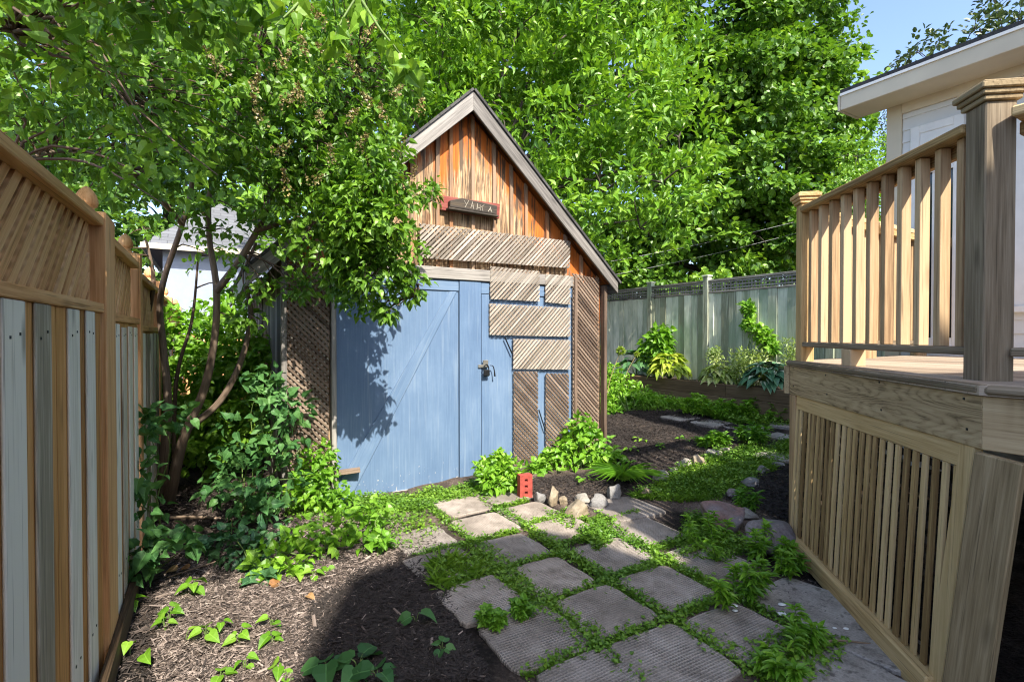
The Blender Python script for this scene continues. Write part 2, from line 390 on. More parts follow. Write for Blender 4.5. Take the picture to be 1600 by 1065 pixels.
M_shing = shingle_mat('old_dark_shingles', (.07, .066, .064)); M_shing2 = shingle_mat('gray_shingles', (.13, .135, .15)); M_shing3 = shingle_mat('charcoal_shingles', (.06, .062, .07))
M_white = plain('white_trim', (.74, .74, .72), .45, var=.06, bmp=.05)
M_cream = plain('cream_fascia', (.60, .53, .40), .5, var=.08, bmp=.08, scale=3)
M_siding = plain('white_siding', (.66, .66, .64), .5, var=.06, bmp=.08, scale=2)
M_gwall = plain('shaded_pale_stucco', (.27, .31, .40), .7, var=.05)  # pale wall toned down to blue-grey, its shade put into the colour
M_steel = plain('dull_steel', (.42, .40, .35), .4, .8, .3, 40)
M_iron = plain('black_iron', (.02, .022, .024), .5, .6, .3, 40)
M_redpaint = wood('peeling_red_paint', (.07, .035, .03), (.22, .05, .04), (.32, .13, .10), tint=.2, knots=0)
M_darkblock = wood('charred_block', (.018, .015, .013), (.055, .045, .036), (.16, .11, .06), tint=.1, knots=.2)
M_pale2 = wood('bare_worn_wood', (.22, .19, .16), (.42, .38, .33), (.56, .52, .46), knots=0)
M_pale = plain('bare_scratches', (.33, .29, .23), .8)
M_brick = plain('red_clay', (.33, .058, .042), .85, var=.3, scale=25, bmp=.5, bscale=120)
def glass_mat():
    m, nt, bs, out = new_mat('window_glass'); bs.inputs['Base Color'].default_value = (.02, .025, .03, 1); bs.inputs['Roughness'].default_value = .06
    bs.inputs['Specular IOR Level'].default_value = .8; return m
M_glass = glass_mat()

# ------------------------------------------------------------------ shed
SB = 4.54                                   # its front wall lies at b = SB
def sf(px, py, off=0.0): return PLb(px, py, SB - off)
zl = 0.0
A_L = sf(441, 700)[0]; A_R = sf(936, 600)[0]; A_C = (A_L + A_R) / 2
RK = 0.20                                   # rake overhang
pk = sf(740, 141, RK); er = sf(966, 440, RK); el = sf(386, 388, RK)
a_pk = pk[0]; z_pk = pk[1]
hr = er[0] - a_pk; slope = (z_pk - er[1]) / hr
print('shed', A_L, A_R, 'peak', pk, 'er', er, 'el', el, 'slope', slope)
SLEN = 3.4; SZB = -0.15; SROOF = 0.11
def rake_z(a): return z_pk - abs(a - a_pk) * slope
shed = thing('garden_shed', 'weathered orange board shed with blue double doors under a steep gable roof', 'shed', W(A_C, SB + SLEN / 2, 0))
# front wall: boards, then battens
def wall_board(mb, a0, a1, zb, drop, off, th, rv=None):
    pts = [(a0, zb), (a1, zb)]
    if a0 < a_pk < a1: pts += [(a1, rake_z(a1) - drop), (a_pk, z_pk - drop), (a0, rake_z(a0) - drop)]
    else: pts += [(a1, rake_z(a1) - drop), (a0, rake_z(a0) - drop)]
    mb.prism(pts, D * (SB - off), E, Z, -D, th, (0, 1), rv, lambda a, z: max(0.0, rake_z(a) - drop - z))
bx = [sf(x, 300)[0] for x in (681, 702, 736, 769, 796, 819, 852)]
bat = [A_L + .02, A_L + .27, A_L + .5, A_L + .72, bx[0] - .47, bx[0] - .25] + bx + [bx[-1] + .24, sf(905, 400)[0], A_R - .06]
bat = sorted(bat)
ed = [A_L] + bat[1:-1] + [A_R]
wl = MB(); bt_ = MB()
for i in range(len(ed) - 1): wall_board(wl, ed[i] + .003, ed[i + 1] - .003, SZB, .10, 0, .022)
for c in bat: wall_board(bt_, c - .017, c + .017, SZB, .10, .0225, .026, .62 + random.random() * .4)
wo = wl.build('wall', M_gable, shed); bt_.build('battens', M_batten, wo)
# side and back walls: vertical gray boards
sds = [MB(), MB()]
ze = rake_z(A_L) - .12
for s in (0, 1):
    a0 = A_L if s == 0 else A_R - .022
    n = int(SLEN / .15)
    for i in range(n):
        b0 = SB + .023 + i * (SLEN - .03) / n
        sd = sds[s]; sd.ab(a0 + random.uniform(0, .006), a0 + .022, b0 + .003, b0 + (SLEN - .03) / n - .003, SZB, ze)
bk = MB()
nb = 16
for i in range(nb):
    a0 = A_L + .03 + i * (A_R - A_L - .06) / nb; a1 = a0 + (A_R - A_L - .06) / nb - .004
    am = (a0 + a1) / 2
    bk.prism([(a0, SZB), (a1, SZB), (a1, rake_z(a1) - .13), (a0, rake_z(a0) - .13)], D * (SB + SLEN), E, Z, D, .02, (0, 1))
[q_.build('side_wall', M_gray, shed) for q_ in sds]; bk.build('rear_wall', M_gray, shed)
# roof: two slabs with shingles, rakes at the front
for sgn in (-1, 1):
    ae = a_pk + sgn * (hr if sgn > 0 else (a_pk - el[0]))
    zeave = z_pk - abs(ae - a_pk) * slope
    p_r = W(a_pk, 0, z_pk); p_e = W(ae, 0, zeave)
    u = (p_e - p_r); Lr = np.linalg.norm(u); u /= Lr
    nrm = np.cross(u, D) if sgn < 0 else np.cross(D, u); nrm /= np.linalg.norm(nrm)
    if nrm[2] < 0: nrm = -nrm
    mb = MB()
    mb.prism([(SB - RK - .018, 0.0), (SB + SLEN + .15, 0.0), (SB + SLEN + .15, Lr + .03), (SB - RK - .018, Lr + .03)] if sgn > 0 else
             [(SB - RK - .018, 0.0), (SB - RK - .018, Lr + .03), (SB + SLEN + .15, Lr + .03), (SB + SLEN + .15, 0.0)], W(a_pk, 0, z_pk) , D, u, nrm, .022, (1, 0))
    rf = mb.build('roof', M_shing, shed)
    dk = MB()
    pr = [(SB - RK + .026, 0.008), (SB + SLEN + .13, 0.008), (SB + SLEN + .13, Lr), (SB - RK + .026, Lr)]
    dk.prism(pr if sgn > 0 else pr[::-1], W(a_pk, 0, z_pk) - nrm * .024, D, u, nrm, .022, (0, 1))
    dk.build('roof_deck', M_gable, rf)
    # rake board on the front edge and an eave fascia
    rk = MB()
    vt = .135 / math.cos(math.atan(slope))
    off = 0.0
    x0, x1 = (a_pk, ae)
    tri = [(x0, z_pk - .004), (x0, z_pk - vt), (x1, zeave - vt * .72), (x1, zeave)]
    if area(tri) < 0: tri = tri[::-1]
    rk.prism(tri, D * (SB - RK + .025), E, Z, -D, .025, (math.cos(math.atan(slope)), -sgn * math.sin(math.atan(slope))), .8 if sgn < 0 else .45)
    rk.build('rake_board', M_gray, rf, bevel=.003)
    fa = MB(); fa.ab(ae - .012, ae + .012, SB - RK + .03, SB + SLEN + .1, zeave - .13, zeave - .02, 1); fa.build('eave_board', M_gray, rf)
# header beam over the doors
ha0 = sf(524, 440)[0]; ha1 = sf(766, 440)[0]; hz1 = sf(766, 431)[1]; hz0 = sf(766, 443)[1]
a_d0 = sf(520, 600)[0]; a_d1 = sf(713, 600)[0]; a_d2 = sf(746, 600)[0]; a_d3 = sf(889, 600)[0]
zt = sf(740, 441)[1]
MB().ab(a_d0 - .05, a_d3 + .02, SB - .10, SB - .042, zt + .004, zt + .115, 0).build('header_beam', M_gray, shed, bevel=.006)
print('doors', a_d0, a_d1, a_d2, a_d3, 'top', zt)
def door(name, a0, a1, z0, z1, boards, lab=None):
    mb = MB(); n = boards; w = (a1 - a0) / n
    for i in range(n):
        mb.prism([(a0 + i * w + .001, z0), (a0 + (i + 1) * w - .001, z0), (a0 + (i + 1) * w - .001, z1), (a0 + i * w + .001, z1)], D * (SB - .043), E, Z, -D, .022, (0, 1), None, lambda a, z: max(0, 1 - (z - z0) / .28))
    return mb.build(name, M_blue, shed)
zb = -0.03
dl = door('door', a_d0, a_d1 - .006, zb, zt - .0, 1); tag(dl, 'left shed door with a diagonal brace')
mb = MB()
def plank(mb, p, q, w, off=.066, th=.012, rv=None):
    dx, dz = q[0] - p[0], q[1] - p[1]; l = math.hypot(dx, dz); nx, nz = -dz / l * w / 2, dx / l * w / 2
    pts = [(p[0] - nx, p[1] - nz), (q[0] - nx, q[1] - nz), (q[0] + nx, q[1] + nz), (p[0] + nx, p[1] + nz)]
    if area(pts) < 0: pts = pts[::-1]
    mb.prism(pts, D * (SB - off), E, Z, -D, th, (dx / l, dz / l), rv)
mb2 = MB()
plank(mb2, (a_d0, zt - .05), (a_d1 - .008, zt - .05), .10); mb2.build('door_rail', M_blue, dl, bevel=.003)
mb3 = MB()
q0 = sf(545, 776, .07); q1 = sf(715, 456, .07)
pts = [(a_d0 + .004, zb + .002), (q0[0], zb + .002), (q1[0] - .014, q1[1]), (q1[0] - .014, zt - .106), (q1[0] - .085, zt - .106), (a_d0 + .004, zb + .12)]
mb3.prism(pts, D * (SB - .0655), E, Z, -D, .013, (.45, .89), .75, lambda a, z: max(0, .6 - (z - zb) / .3)); mb3.build('diagonal_brace', M_blue, dl, bevel=.003)
MB().ab(a_d0 + .01, a_d1 - .01, SB - .079, SB - .0662, zb - .002, zb + .022, 0).build('worn_bottom_edge', M_pale2, dl)
dr = door('door', a_d1, a_d3, zb, zt, 1); tag(dr, 'right shed door half covered by lattice pieces')
MB().prism([(a_d1 - .002, zb), (a_d2, zb), (a_d2, zt - .002), (a_d1 - .002, zt - .002)], D * (SB - .0655), E, Z, -D, .018, (0, 1), .3, lambda a, z: max(0, 1 - (z - zb) / .3)).build('astragal', M_blue, dr, bevel=.003)
plank(mb := MB(), (a_d2 + .004, zt - .06), (a_d3, zt - .06), .11); mb.build('door_rail', M_blue, dr, bevel=.003)
plank(mb := MB(), (a_d2 + .05, zb + .004), (a_d2 + .05, zt - .12), .085); mb.build('door_stile', M_blue, dr, bevel=.003)
# hasp and padlock
la, lz = sf(757, 572, .08)
h = MB(); h.ab(la - .075, la + .03, SB - .10, SB - .084, lz - .012, lz + .018, 0); h.ab(la - .03, la + .025, SB - .115, SB - .1003, lz - .005, lz + .062, 2)
hs = h.build('hasp', M_steel, dr, bevel=.003)
tb = TB(); q = [W(la + .028 * math.cos(t), SB - .118, lz - .03 + .05 * math.sin(t)) for t in np.linspace(0, math.pi, 9)]
tb.add(q, .006, 8); tb.build('shackle', M_iron, hs)
MB().ab(la - .034, la + .034, SB - .135, SB - .112, lz - .095, lz - .03, 2).build('padlock', M_iron, dr, bevel=.008)
tb = TB(); tb.add([W(la + .04, SB - .12, lz + .01), W(la + .075, SB - .118, lz), W(la + .09, SB - .118, lz - .05), W(la + .095, SB - .118, lz - .10)], [.004, .005, .006, .009], 6, 4); tb.build('lock_strap', M_iron, dr)
# lattice pieces screwed to the front
def lat(corners, kind, pitch=.033, wd=.0205, frame=False, lab=None, mat=M_latgray):
    pl = [sf(x, y, .09) for (x, y) in corners]
    if area(pl) < 0: pl = pl[::-1]
    O = D * (SB - .0845)
    bk = MB(); fr = MB()
    ang = math.radians(45 if kind == '/' else 135)
    strips(bk, pl, O, E, Z, -D, ang + math.pi / 2, pitch * (1.3 if kind == '/' else 1.15), wd, .008, 0, .002)
    strips(fr, pl, O, E, Z, -D, ang, pitch, wd, .010, .0125 if kind == '/' else .0085, .0012)
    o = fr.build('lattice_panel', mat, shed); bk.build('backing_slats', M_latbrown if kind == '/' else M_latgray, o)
    if lab: tag(o, lab)
    return o, pl
lat([(655, 349), (890, 377), (889, 419), (656, 403)], '/', lab='long gray lattice strip below the gable')
lat([(765, 416), (842, 424), (842, 471), (765, 467)], '/')
lat([(851, 428), (890, 431), (890, 476), (851, 472)], '/', lab='small square lattice piece')
lat([(764, 474), (890, 481), (890, 526), (764, 523)], '/')
lat([(801, 529), (890, 531), (890, 577), (801, 576)], '/')
lat([(802, 580), (840, 580), (840, 728), (802, 732)], '\\', mat=M_latbrown)
lat([(852, 583), (888, 583), (888, 718), (852, 724)], '\\', mat=M_latbrown)
lat([(894, 427), (935, 436), (935, 703), (894, 712)], '\\', mat=M_latbrown, lab='tall brown lattice panel at the right corner')
lat([(443, 396), (515, 412), (513, 722), (440, 738)], '\\', mat=M_latbrown, lab='tall brown lattice panel left of the doors', pitch=.035)
for (x, lab) in ((890.5, None), (518, None), (936.5, None), (441.5, None)):
    a0 = sf(x, 550)[0]
    t1 = min(rake_z(a0) - .14, zt + .12)
    if x == 518: t1 = zt
    MB().ab(a0 - .022, a0 + .018, SB - .115, SB - .0426, -.1, t1, 2).build('trim_strip', M_latbrown if x > 600 else M_gray, shed, bevel=.003)
# posts and board stubs showing under the left panel
for x in (455, 478, 505):
    a0 = sf(x, 740)[0]; MB().ab(a0 - .05, a0 + .04, SB - .07, SB - .0425, -.08, .28, 2).build('foot_board', M_treated, shed, bevel=.003)
# loose dark strip and blue lath by the lattice
tb = TB()
tb.add([W(*[v for v in (sf(842, 640, .1)[0], SB - .1, sf(842, 640, .1)[1])]), W(sf(852, 672, .1)[0], SB - .1, sf(852, 672, .1)[1])], .007, 6); tb.add([W(sf(789, 527, .1)[0], SB - .1, sf(789, 527, .1)[1]), W(sf(800, 552, .1)[0], SB - .1, sf(800, 552, .1)[1])], .007, 6)
tb.build('hook_rod', M_iron, shed)
# the loose lath sticking out by the lower left of the doors
p0 = W(a_d0 - .06, SB - .10, .235); p1 = W(a_d0 + .19, SB - .15, .25)
MB().beam(p0, p1, .06, .035).build('loose_lath', M_latbrown, shed, bevel=.003)
# red sign board with a charred block and scratched letters
s0 = sf(690, 304, .09); s1 = sf(783, 318, .09); s2 = sf(782, 341, .09); s3 = sf(690, 327, .09)
sg = thing('wooden_sign', 'small red painted wooden sign with a charred block and scratched letters on the gable', 'sign', W((s0[0] + s1[0]) / 2, SB - .07, s3[1]))
pl = [s3, s2, s1, s0]
if area(pl) < 0: pl = pl[::-1]
MB().prism(pl, D * (SB - .042), E, Z, -D, .028, (1, 0), .5).build('back_board', M_redpaint, sg, bevel=.004)
def lerp2(u, v):
    b = [s3[i] + (s2[i] - s3[i]) * u for i in (0, 1)]; t = [s0[i] + (s1[i] - s0[i]) * u for i in (0, 1)]
    return (b[0] + (t[0] - b[0]) * v, b[1] + (t[1] - b[1]) * v)
blk = MB(); q = [lerp2(.11, .16), lerp2(.90, .12), lerp2(.90, .74), lerp2(.30, .90), lerp2(.11, .62)]
blk.prism(q, D * (SB - .0705), E, Z, -D, .06, (1, 0), .5); bo = blk.build('block', M_darkblock, sg, bevel=.006)
MB().prism([lerp2(.08, .0), lerp2(.92, -.02), lerp2(.92, .10), lerp2(.08, .14)], D * (SB - .0705), E, Z, -D, .075, (1, 0), .3).build('ledge', M_darkblock, sg, bevel=.003)
ltr = MB()
def stroke(u0, v0, u1, v1):
    p, r_ = lerp2(u0, v0), lerp2(u1, v1); j_ = lambda: random.uniform(-.006, .006); plank(ltr, (p[0] + j_(), p[1] + j_()), (r_[0] + j_(), r_[1] + j_()), random.uniform(.003, .006), .1307, .002)
for (u, dv) in ((.33, 0), (.36, 0)): pass
for st in [(.33, .78, .37, .52), (.41, .82, .36, .28), (.45, .30, .47, .74), (.47, .74, .50, .30), (.46, .46, .50, .44), (.54, .28, .56, .68), (.60, .26, .59, .64), (.55, .46, .60, .44),
           (.67, .64, .63, .50), (.63, .50, .66, .24), (.74, .22, .78, .60), (.78, .60, .81, .22), (.75, .38, .80, .36)]: stroke(*st)
ltr.build('scratched_lettering', M_pale, sg)

# ------------------------------------------------------------------ left cedar fence
FA = -0.40
fence = thing('cedar_fence', 'orange cedar privacy fence with lattice top and grey vertical boards, left edge', 'fence', W(FA, 2.9, 0))
def fb(px, a=FA): return PLa(px, 520, a)[0]
# the nearest section stands turned a little: it pivots on the first post
PIV = W(FA, fb(158), 0); ROT = R(-2.7)
def rot_about(v, ang=ROT):
    c, s_ = math.cos(ang), math.sin(ang); q = np.asarray(v, float) - PIV
    return PIV + np.array([q[0] * c - q[1] * s_, q[0] * s_ + q[1] * c, q[2]])
def fb0(px, py, a):                                     # sight line against the turned plane -> (b, z) of the unturned one
    rr = ray(px, py); c, s_ = math.cos(-ROT), math.sin(-ROT)
    un = lambda v: np.array([v[0] * c - v[1] * s_, v[0] * s_ + v[1] * c, v[2]])
    o = PIV + un(CAM - PIV); r_ = un(rr); k = (a - o.dot(E)) / r_.dot(E); p = o + r_ * k
    return p.dot(D), p[2]
def turn(mb):
    mb.V = [tuple(rot_about(v)) for v in mb.V]; return mb
sections = [(0.42, fb(150), 1.888, 1.53, .0), (fb(166), fb(208), 1.845, 1.50, .0), (fb(214), fb(214) + 1.35, 1.80, 1.46, .0), (fb(214) + 1.47, fb(214) + 3.2, 1.78, 1.44, .0), (fb(214) + 3.3, fb(214) + 5.6, 1.78, 1.44, 0)]
posts = [0.36, (fb(150) + fb(165.5)) / 2, (fb(208) + fb(214)) / 2, fb(214) + 1.41, fb(214) + 3.25, fb(214) + 5.65]
print('sections', [tuple(round(v, 2) for v in s) for s in sections], posts)
for i, b in enumerate(posts):
    hw = (fb(165.5) - fb(150)) / 2 if i == 1 else .05
    g0 = gz(*W(FA, b, 0)[:2])
    top = (1.91, 1.91, 1.91, 1.87, 1.84, 1.84)[i]
    po = (turn if i == 0 else (lambda m: m))(MB().ab(FA - .10, FA + .036, b - hw + .001, b + hw - .001, -.3, top, 2, .5)).build('post', M_cedar, fence, bevel=.004)
    tb = TB(); c = W(FA - .045, b, top); c = rot_about(c) if i == 0 else c
    pr = [(0, .060), (.012, .060), (.014, .045), (.03, .034), (.04, .032), (.048, .046), (.065, .050), (.085, .048), (.105, .042), (.125, .030), (.14, .016), (.148, .003)]
    tb.add([c + Z * h * .85 for h, r in pr], [r * .82 for h, r in pr], 14); tb.build('finial', M_cedar, po)
for i, (b0, b1, zt_, zl_, _) in enumerate(sections):
    tag_ = MB()
    # top rail, cap and lattice frame
    T_ = turn if i == 0 else (lambda m: m)
    T_(MB().ab(FA - .075, FA + .035, b0, b1, zt_ - .038, zt_, 1, .6)).build('top_rail', M_cedar, fence, bevel=.004)
    r = MB(); r.ab(FA - .06, FA + .034, b0, b1, zl_ - .04, zl_ - .002, 1); r.ab(FA - .05, FA + .003, b0, b1, zl_ - .20, zl_ - .0402, 1); T_(r).build('middle_rail', M_cedar, fence, bevel=.003)
    for (q0_, q1_) in ((b0, b0 + .035), (b1 - .035, b1)): T_(MB().ab(FA - .05, FA - .012, q0_, q1_, zl_, zt_ - .0385, 2)).build('lattice_frame', M_cedar, fence, bevel=.003)
    poly = [(b0 + .036, zl_), (b1 - .036, zl_), (b1 - .036, zt_ - .039), (b0 + .036, zt_ - .039)]
    fr_, bk_ = MB(), MB()
    strips(fr_, poly, E * (FA - .034), D, Z, E, R(45), .057, .038, .012, .016, .001); strips(bk_, poly, E * (FA - .034), D, Z, E, R(135), .057, .046, .008, 0, .001)
    o = T_(fr_).build('lattice_panel', M_cedar, fence); T_(bk_).build('backing_slats', M_timber, o)  # dark timber behind paints the shade into the lattice gaps
    # amber boards on the far side
    ib = MB(); b = b0
    while b < b1:
        ib.ab(FA + .004, FA + .021, b + .002, min(b1, b + .14) - .002, -.05, zl_ - .042, 2); b += .142
    T_(ib).build('inner_boards', M_inner, fence)
    lo = MB(); lo.ab(FA - .076, FA - .052, b0, b1, .10, .19, 1); T_(lo).build('bottom_rail', M_inner, fence)
    # grey boards on our side
    if i == 0:
        lst = [(fb0(x0, 520, -.37)[0], fb0(x1, 520, -.37)[0], fb0((x0 + x1) / 2, yt, -.37)[1]) for (x0, x1, yt) in ((5, 40.5, 455), (56.5, 81, 465), (108, 125, 483), (136, 149, 476))]
        b = lst[0][0] - .40
        while b > b0: lst.append((b, b + .14, 1.51)); b -= .30
        th = .0085
    else:
        n = max(3, int((b1 - b0) / .23)); lst = [(b0 + .02 + k * (b1 - b0) / n, b0 + .02 + (k + .62) * (b1 - b0) / n, zl_ - .05 - random.uniform(0, .015)) for k in range(n)]; th = .0085
    for (q0_, q1_, zz) in lst:
        gb = T_(MB().ab(-.37 - th, -.37, q0_, q1_, .02, min(zz, zl_ - .042), 2)).build('grey_board', M_treated, fence, bevel=.003)
        for zn in ((1.40, .25) if i < 2 else ()):
            for f in (.28, .72):
                m_ = MB(); cc = W(-.3695, q0_ + (q1_ - q0_) * f, zn + random.uniform(-.012, .012)); m_.obox(cc, (E, D, Z), (.0012, .004, .004), 2); T_(m_).build('nail_head', M_iron, gb)
kb = MB(); kb.ab(-.365, -.335, 1.3, fb(205, -.36), -.02, .095, 1); kb.build('kick_board', M_timber, fence, bevel=.004)

# ------------------------------------------------------------------ grey fence across the yard
GA = 7.12
gf = thing('grey_board_fence', 'tall grey board fence with a narrow lattice top behind the raised bed', 'fence', W(GA, 6, .3))
gposts = [PLa(1250, 430, GA)[0] - 2.6, PLa(1300, 430, GA)[0], PLa(1105, 430, GA)[0], PLa(1017, 430, GA)[0], PLa(1017, 430, GA)[0] + 1.6, PLa(1017, 430, GA)[0] + 4.0, PLa(1017, 430, GA)[0] + 6.4]
gtop = 2.29
print('gposts', gposts)
for b in gposts:
    po = MB().ab(GA - .05, GA + .05, b - .05, b + .05, 0, gtop + .06, 2, .25).build('post', M_fencegray, gf, bevel=.004)
    MB().ab(GA - .065, GA + .065, b - .065, b + .065, gtop + .0605, gtop + .085, 0, .6).build('post_cap', M_fencegray, po, bevel=.006)
for i in range(len(gposts) - 1):
    b0, b1 = gposts[i] + .051, gposts[i + 1] - .051
    bd = MB(); b = b0
    while b < b1 - .01:
        w = min(random.uniform(.125, .15), b1 - b); bd.ab(GA - .022 + random.uniform(-.012, .012), GA + .002, b + .003, b + w - .005, .15, 2.07 + random.uniform(-.006, .006), 2); b += w
    bd.build('board_panel', M_fencegray, gf)
    poly = [(b0, 2.10), (b1, 2.10), (b1, gtop - .036), (b0, gtop - .036)]
    l1, l2 = MB(), MB()
    strips(l1, poly, E * (GA - .012), D, Z, -E, 0, .052, .022, .008, .0085, 0); strips(l2, poly, E * (GA - .012), D, Z, -E, math.pi / 2, .052, .022, .008, 0, 0)
    o = l1.build('lattice_strip', M_gray, gf); l2.build('backing_slats', M_gray, o)
    rr = MB(); rr.ab(GA - .04, GA + .03, b0, b1, gtop - .035, gtop, 1); rr.ab(GA - .036, GA + .028, b0, b1, 2.072, 2.099, 1); rr.build('rail', M_gray, gf, bevel=.003)

# raised bed in front of it
BA = 6.40; BZ = .68
bed = thing('raised_bed', 'long raised planting bed edged with brown timbers along the grey fence', 'garden bed', W(BA, 6, .2))
bb = [1.2, PLa(1005, 590, BA)[0] - 3.0, PLa(1135, 590, BA)[0], 6.9, 8.6]
bb = sorted(bb)
for i in range(len(bb) - 1):
    for k, (z0, z1) in enumerate(((.12, .30), (.302, .50), (.502, BZ))):
        MB().ab(BA - .04 + .006 * k, BA + .05, bb[i] + .003, bb[i + 1] - .003, z0, z1, 1).build('timber', M_timber, bed, bevel=.006)
M_soil = plain('dark_soil', (.045, .032, .024), .95, var=.5, scale=30, bmp=.8, bscale=90)
n = 60
bv = np.linspace(1.2, 8.6, n); av = np.linspace(BA + .051, GA - .026, 8)
V = np.array([W(a, b, BZ - .05 + .03 * math.sin(b * 7 + a * 9) * random.random()) for b in bv for a in av])
Fq = np.array([(i * 8 + j, i * 8 + j + 1, (i + 1) * 8 + j + 1, (i + 1) * 8 + j) for i in range(n - 1) for j in range(7)])
link('soil', np_mesh('soil', V, [Fq]), M_soil, bed)

# ------------------------------------------------------------------ deck
S1 = np.array([.144, 1, 0]); S1 /= np.linalg.norm(S1); N1 = np.array([-S1[1], S1[0], 0])
near = np.array([1.79, 1.95, 0]) * .93; far = np.array([2.056, 3.79, 0]) * .93
def ab_of(p): return p.dot(E), p.dot(D)
fa_, fb_ = ab_of(far); na_, nb_ = ab_of(near)
WA = 5.30                                  # house wall
DZ = 1.219
deck = thing('timber_deck', 'raised wooden deck with slatted railing and lattice skirt, right side', 'deck', (2.6, 2.4, 0))
def xy(p, z): return np.array([p[0], p[1], z])
# floor boards run along d, clipped to the deck outline
outline = [(na_ - .02, -2.2), (WA - .03, -2.2), (WA - .03, fb_ + .02), (fa_, fb_ + .02), (na_ - .02, nb_)]
fl = MB(); a = na_ - .05
while a < WA:
    q = clip(clip(outline, (1, 0), a + .137), (-1, 0), -a)
    if len(q) >= 3 and abs(area(q)) > 1e-4:
        if area(q) < 0: q = q[::-1]
        fl.prism(q, Z * (DZ - .034), E, D, Z, .034, (0, 1))
    a += .143
fl.build('floor_boards', M_dkfloor, deck)
# rim boards
L1 = np.linalg.norm(far - near)
rm = MB(); rm.prism([(0, DZ - .228), (L1, DZ - .228), (L1, DZ - .037), (0, DZ - .037)], near - N1 * .04, S1, Z, N1, .038, (1, 0), .5); r1 = rm.build('rim_board', M_rim, deck, bevel=.003)
for (t_, z_) in ((.04, .06), (.05, .17), (.36, .05), (.37, .18), (.68, .06), (.69, .17), (.96, .06), (.965, .18)):
    MB().obox(xy(near + S1 * L1 * t_ - N1 * .0015, DZ - .228 + z_), (N1, S1, Z), (.0015, .0045, .0045), 2).build('screw_head', M_iron, r1)
edg = MB(); edg.prism([(-.01, DZ - .034), (L1 + .02, DZ - .034), (L1 + .02, DZ + .003), (-.01, DZ + .003)], near - N1 * .03, S1, Z, N1, .05, (1, 0), .25); edg.build('floor_edge', M_post, deck, bevel=.012)
rm = MB(); rm.ab(na_ - .001, na_ + .038, -2.2, nb_ - .002, DZ - .228, DZ - .037, 1, .35); rm.build('rim_board', M_rim, deck, bevel=.003)
edg = MB(); edg.ab(na_ - .03, na_ + .02, -2.2, nb_ - .012, DZ - .034, DZ + .003, 1, .25); edg.build('floor_edge', M_post, deck, bevel=.012)
rm = MB(); rm.ab(fa_ + .002, WA - .03, fb_ + .002, fb_ + .04, DZ - .228, DZ - .037, 0, .4); rm.build('rim_board', M_rim, deck)
# posts and rails
RX = lambda Y: 1.90 + .144 * (Y - 2.10)
PN = np.array([1.878, 2.02, 0]); PF = np.array([2.135, 3.735, 0]) * .93
HT = 2.251
def rail_post(name, c, s, z0, z1, cap, mat=M_post):
    o = MB().obox(xy(c, (z0 + z1) / 2), (N1, S1, Z), (s, s, (z1 - z0) / 2), 2, .45).build(name, mat, deck, bevel=.005)
    if cap:
        cb = MB()
        for (k, w, h) in ((0, .012, .020), (.0202, .021, .020), (.0404, .031, .024), (.0646, .020, .010)):
            cb.obox(xy(c, z1 + k + h / 2), (N1, S1, Z), (s + w, s + w, h / 2), 1, .5)
        cb.build('post_cap', M_deckold if s > .05 else M_deck, o, bevel=.004)
    return o
rail_post('railing_post', PN, .054, DZ - .03, 2.293, True); rail_post('railing_post', PF, .043, DZ - .03, 2.275, True, M_deck)
# far rail goes along e to the house
cF = W(*ab_of(PF), 0); 
PH = np.array([*W(WA - .12, ab_of(PF)[1], 0)[:2], 0])
PM = (PF + PH) / 2
rail_post('railing_post', PM, .042, DZ - .03, 2.24, False, M_balus); rail_post('railing_post', PH, .042, DZ - .03, 2.24, False, M_balus)
def railing(p, q, n, s0, s1, blocks):
    u = (q - p); L = np.linalg.norm(u); u = u / L; p_ = p + u * s0; q_ = q - u * s1
    nn = np.cross(Z, u); nn = nn if nn.dot(np.array([3.0, 1.5, 0]) - (p + q) / 2 * np.array([1, 1, 0])) > 0 else -nn
    hr_ = MB(); hr_.beam(xy(p_, HT - .019), xy(q_, HT - .019), .125, .038); hr_.build('handrail', M_deck, deck, bevel=.006)
    hb = MB(); hb.beam(xy(p_, HT - .038 - .026) + nn * .048, xy(q_, HT - .038 - .026) + nn * .048, .034, .05); hb.build('upper_rail', M_deck, deck, bevel=.004)
    lb = MB(); lb.beam(xy(p_, 1.332), xy(q_, 1.332), .08, .033); lb.build('lower_rail', M_post, deck, bevel=.005)
    for k in range(n):
        c = p_ + (q_ - p_) * ((k + .5) / n)
        bm = MB(); bm.obox(xy(c, (1.349 + HT - .04) / 2) - nn * 0, (nn, u, Z), (.022, .0185, (HT - .04 - 1.349) / 2), 2); bm.build('baluster', M_balus, deck, bevel=.002)
    for t in blocks:
        c = p_ + (q_ - p_) * t
        MB().obox(xy(c, (DZ + 1.315) / 2), (nn, u, Z), (.042, .045, (1.315 - DZ) / 2), 2).build('rail_block', M_balus, deck, bevel=.003)
# side railing along the cut corner: the upper rail sits behind the balusters
u1 = (PF - PN) / np.linalg.norm(PF - PN); n1_ = np.cross(Z, u1)
railing(PN, PF, 11, .059, .046, (.62,))
railing(PF, PM, 8, .046, .043, ()); railing(PM, PH, 8, .043, .043, ())
PQ = PN - D * 2.2
railing(PN, np.array([*PQ[:2], 0]), 14, .075, .0, (.5,))
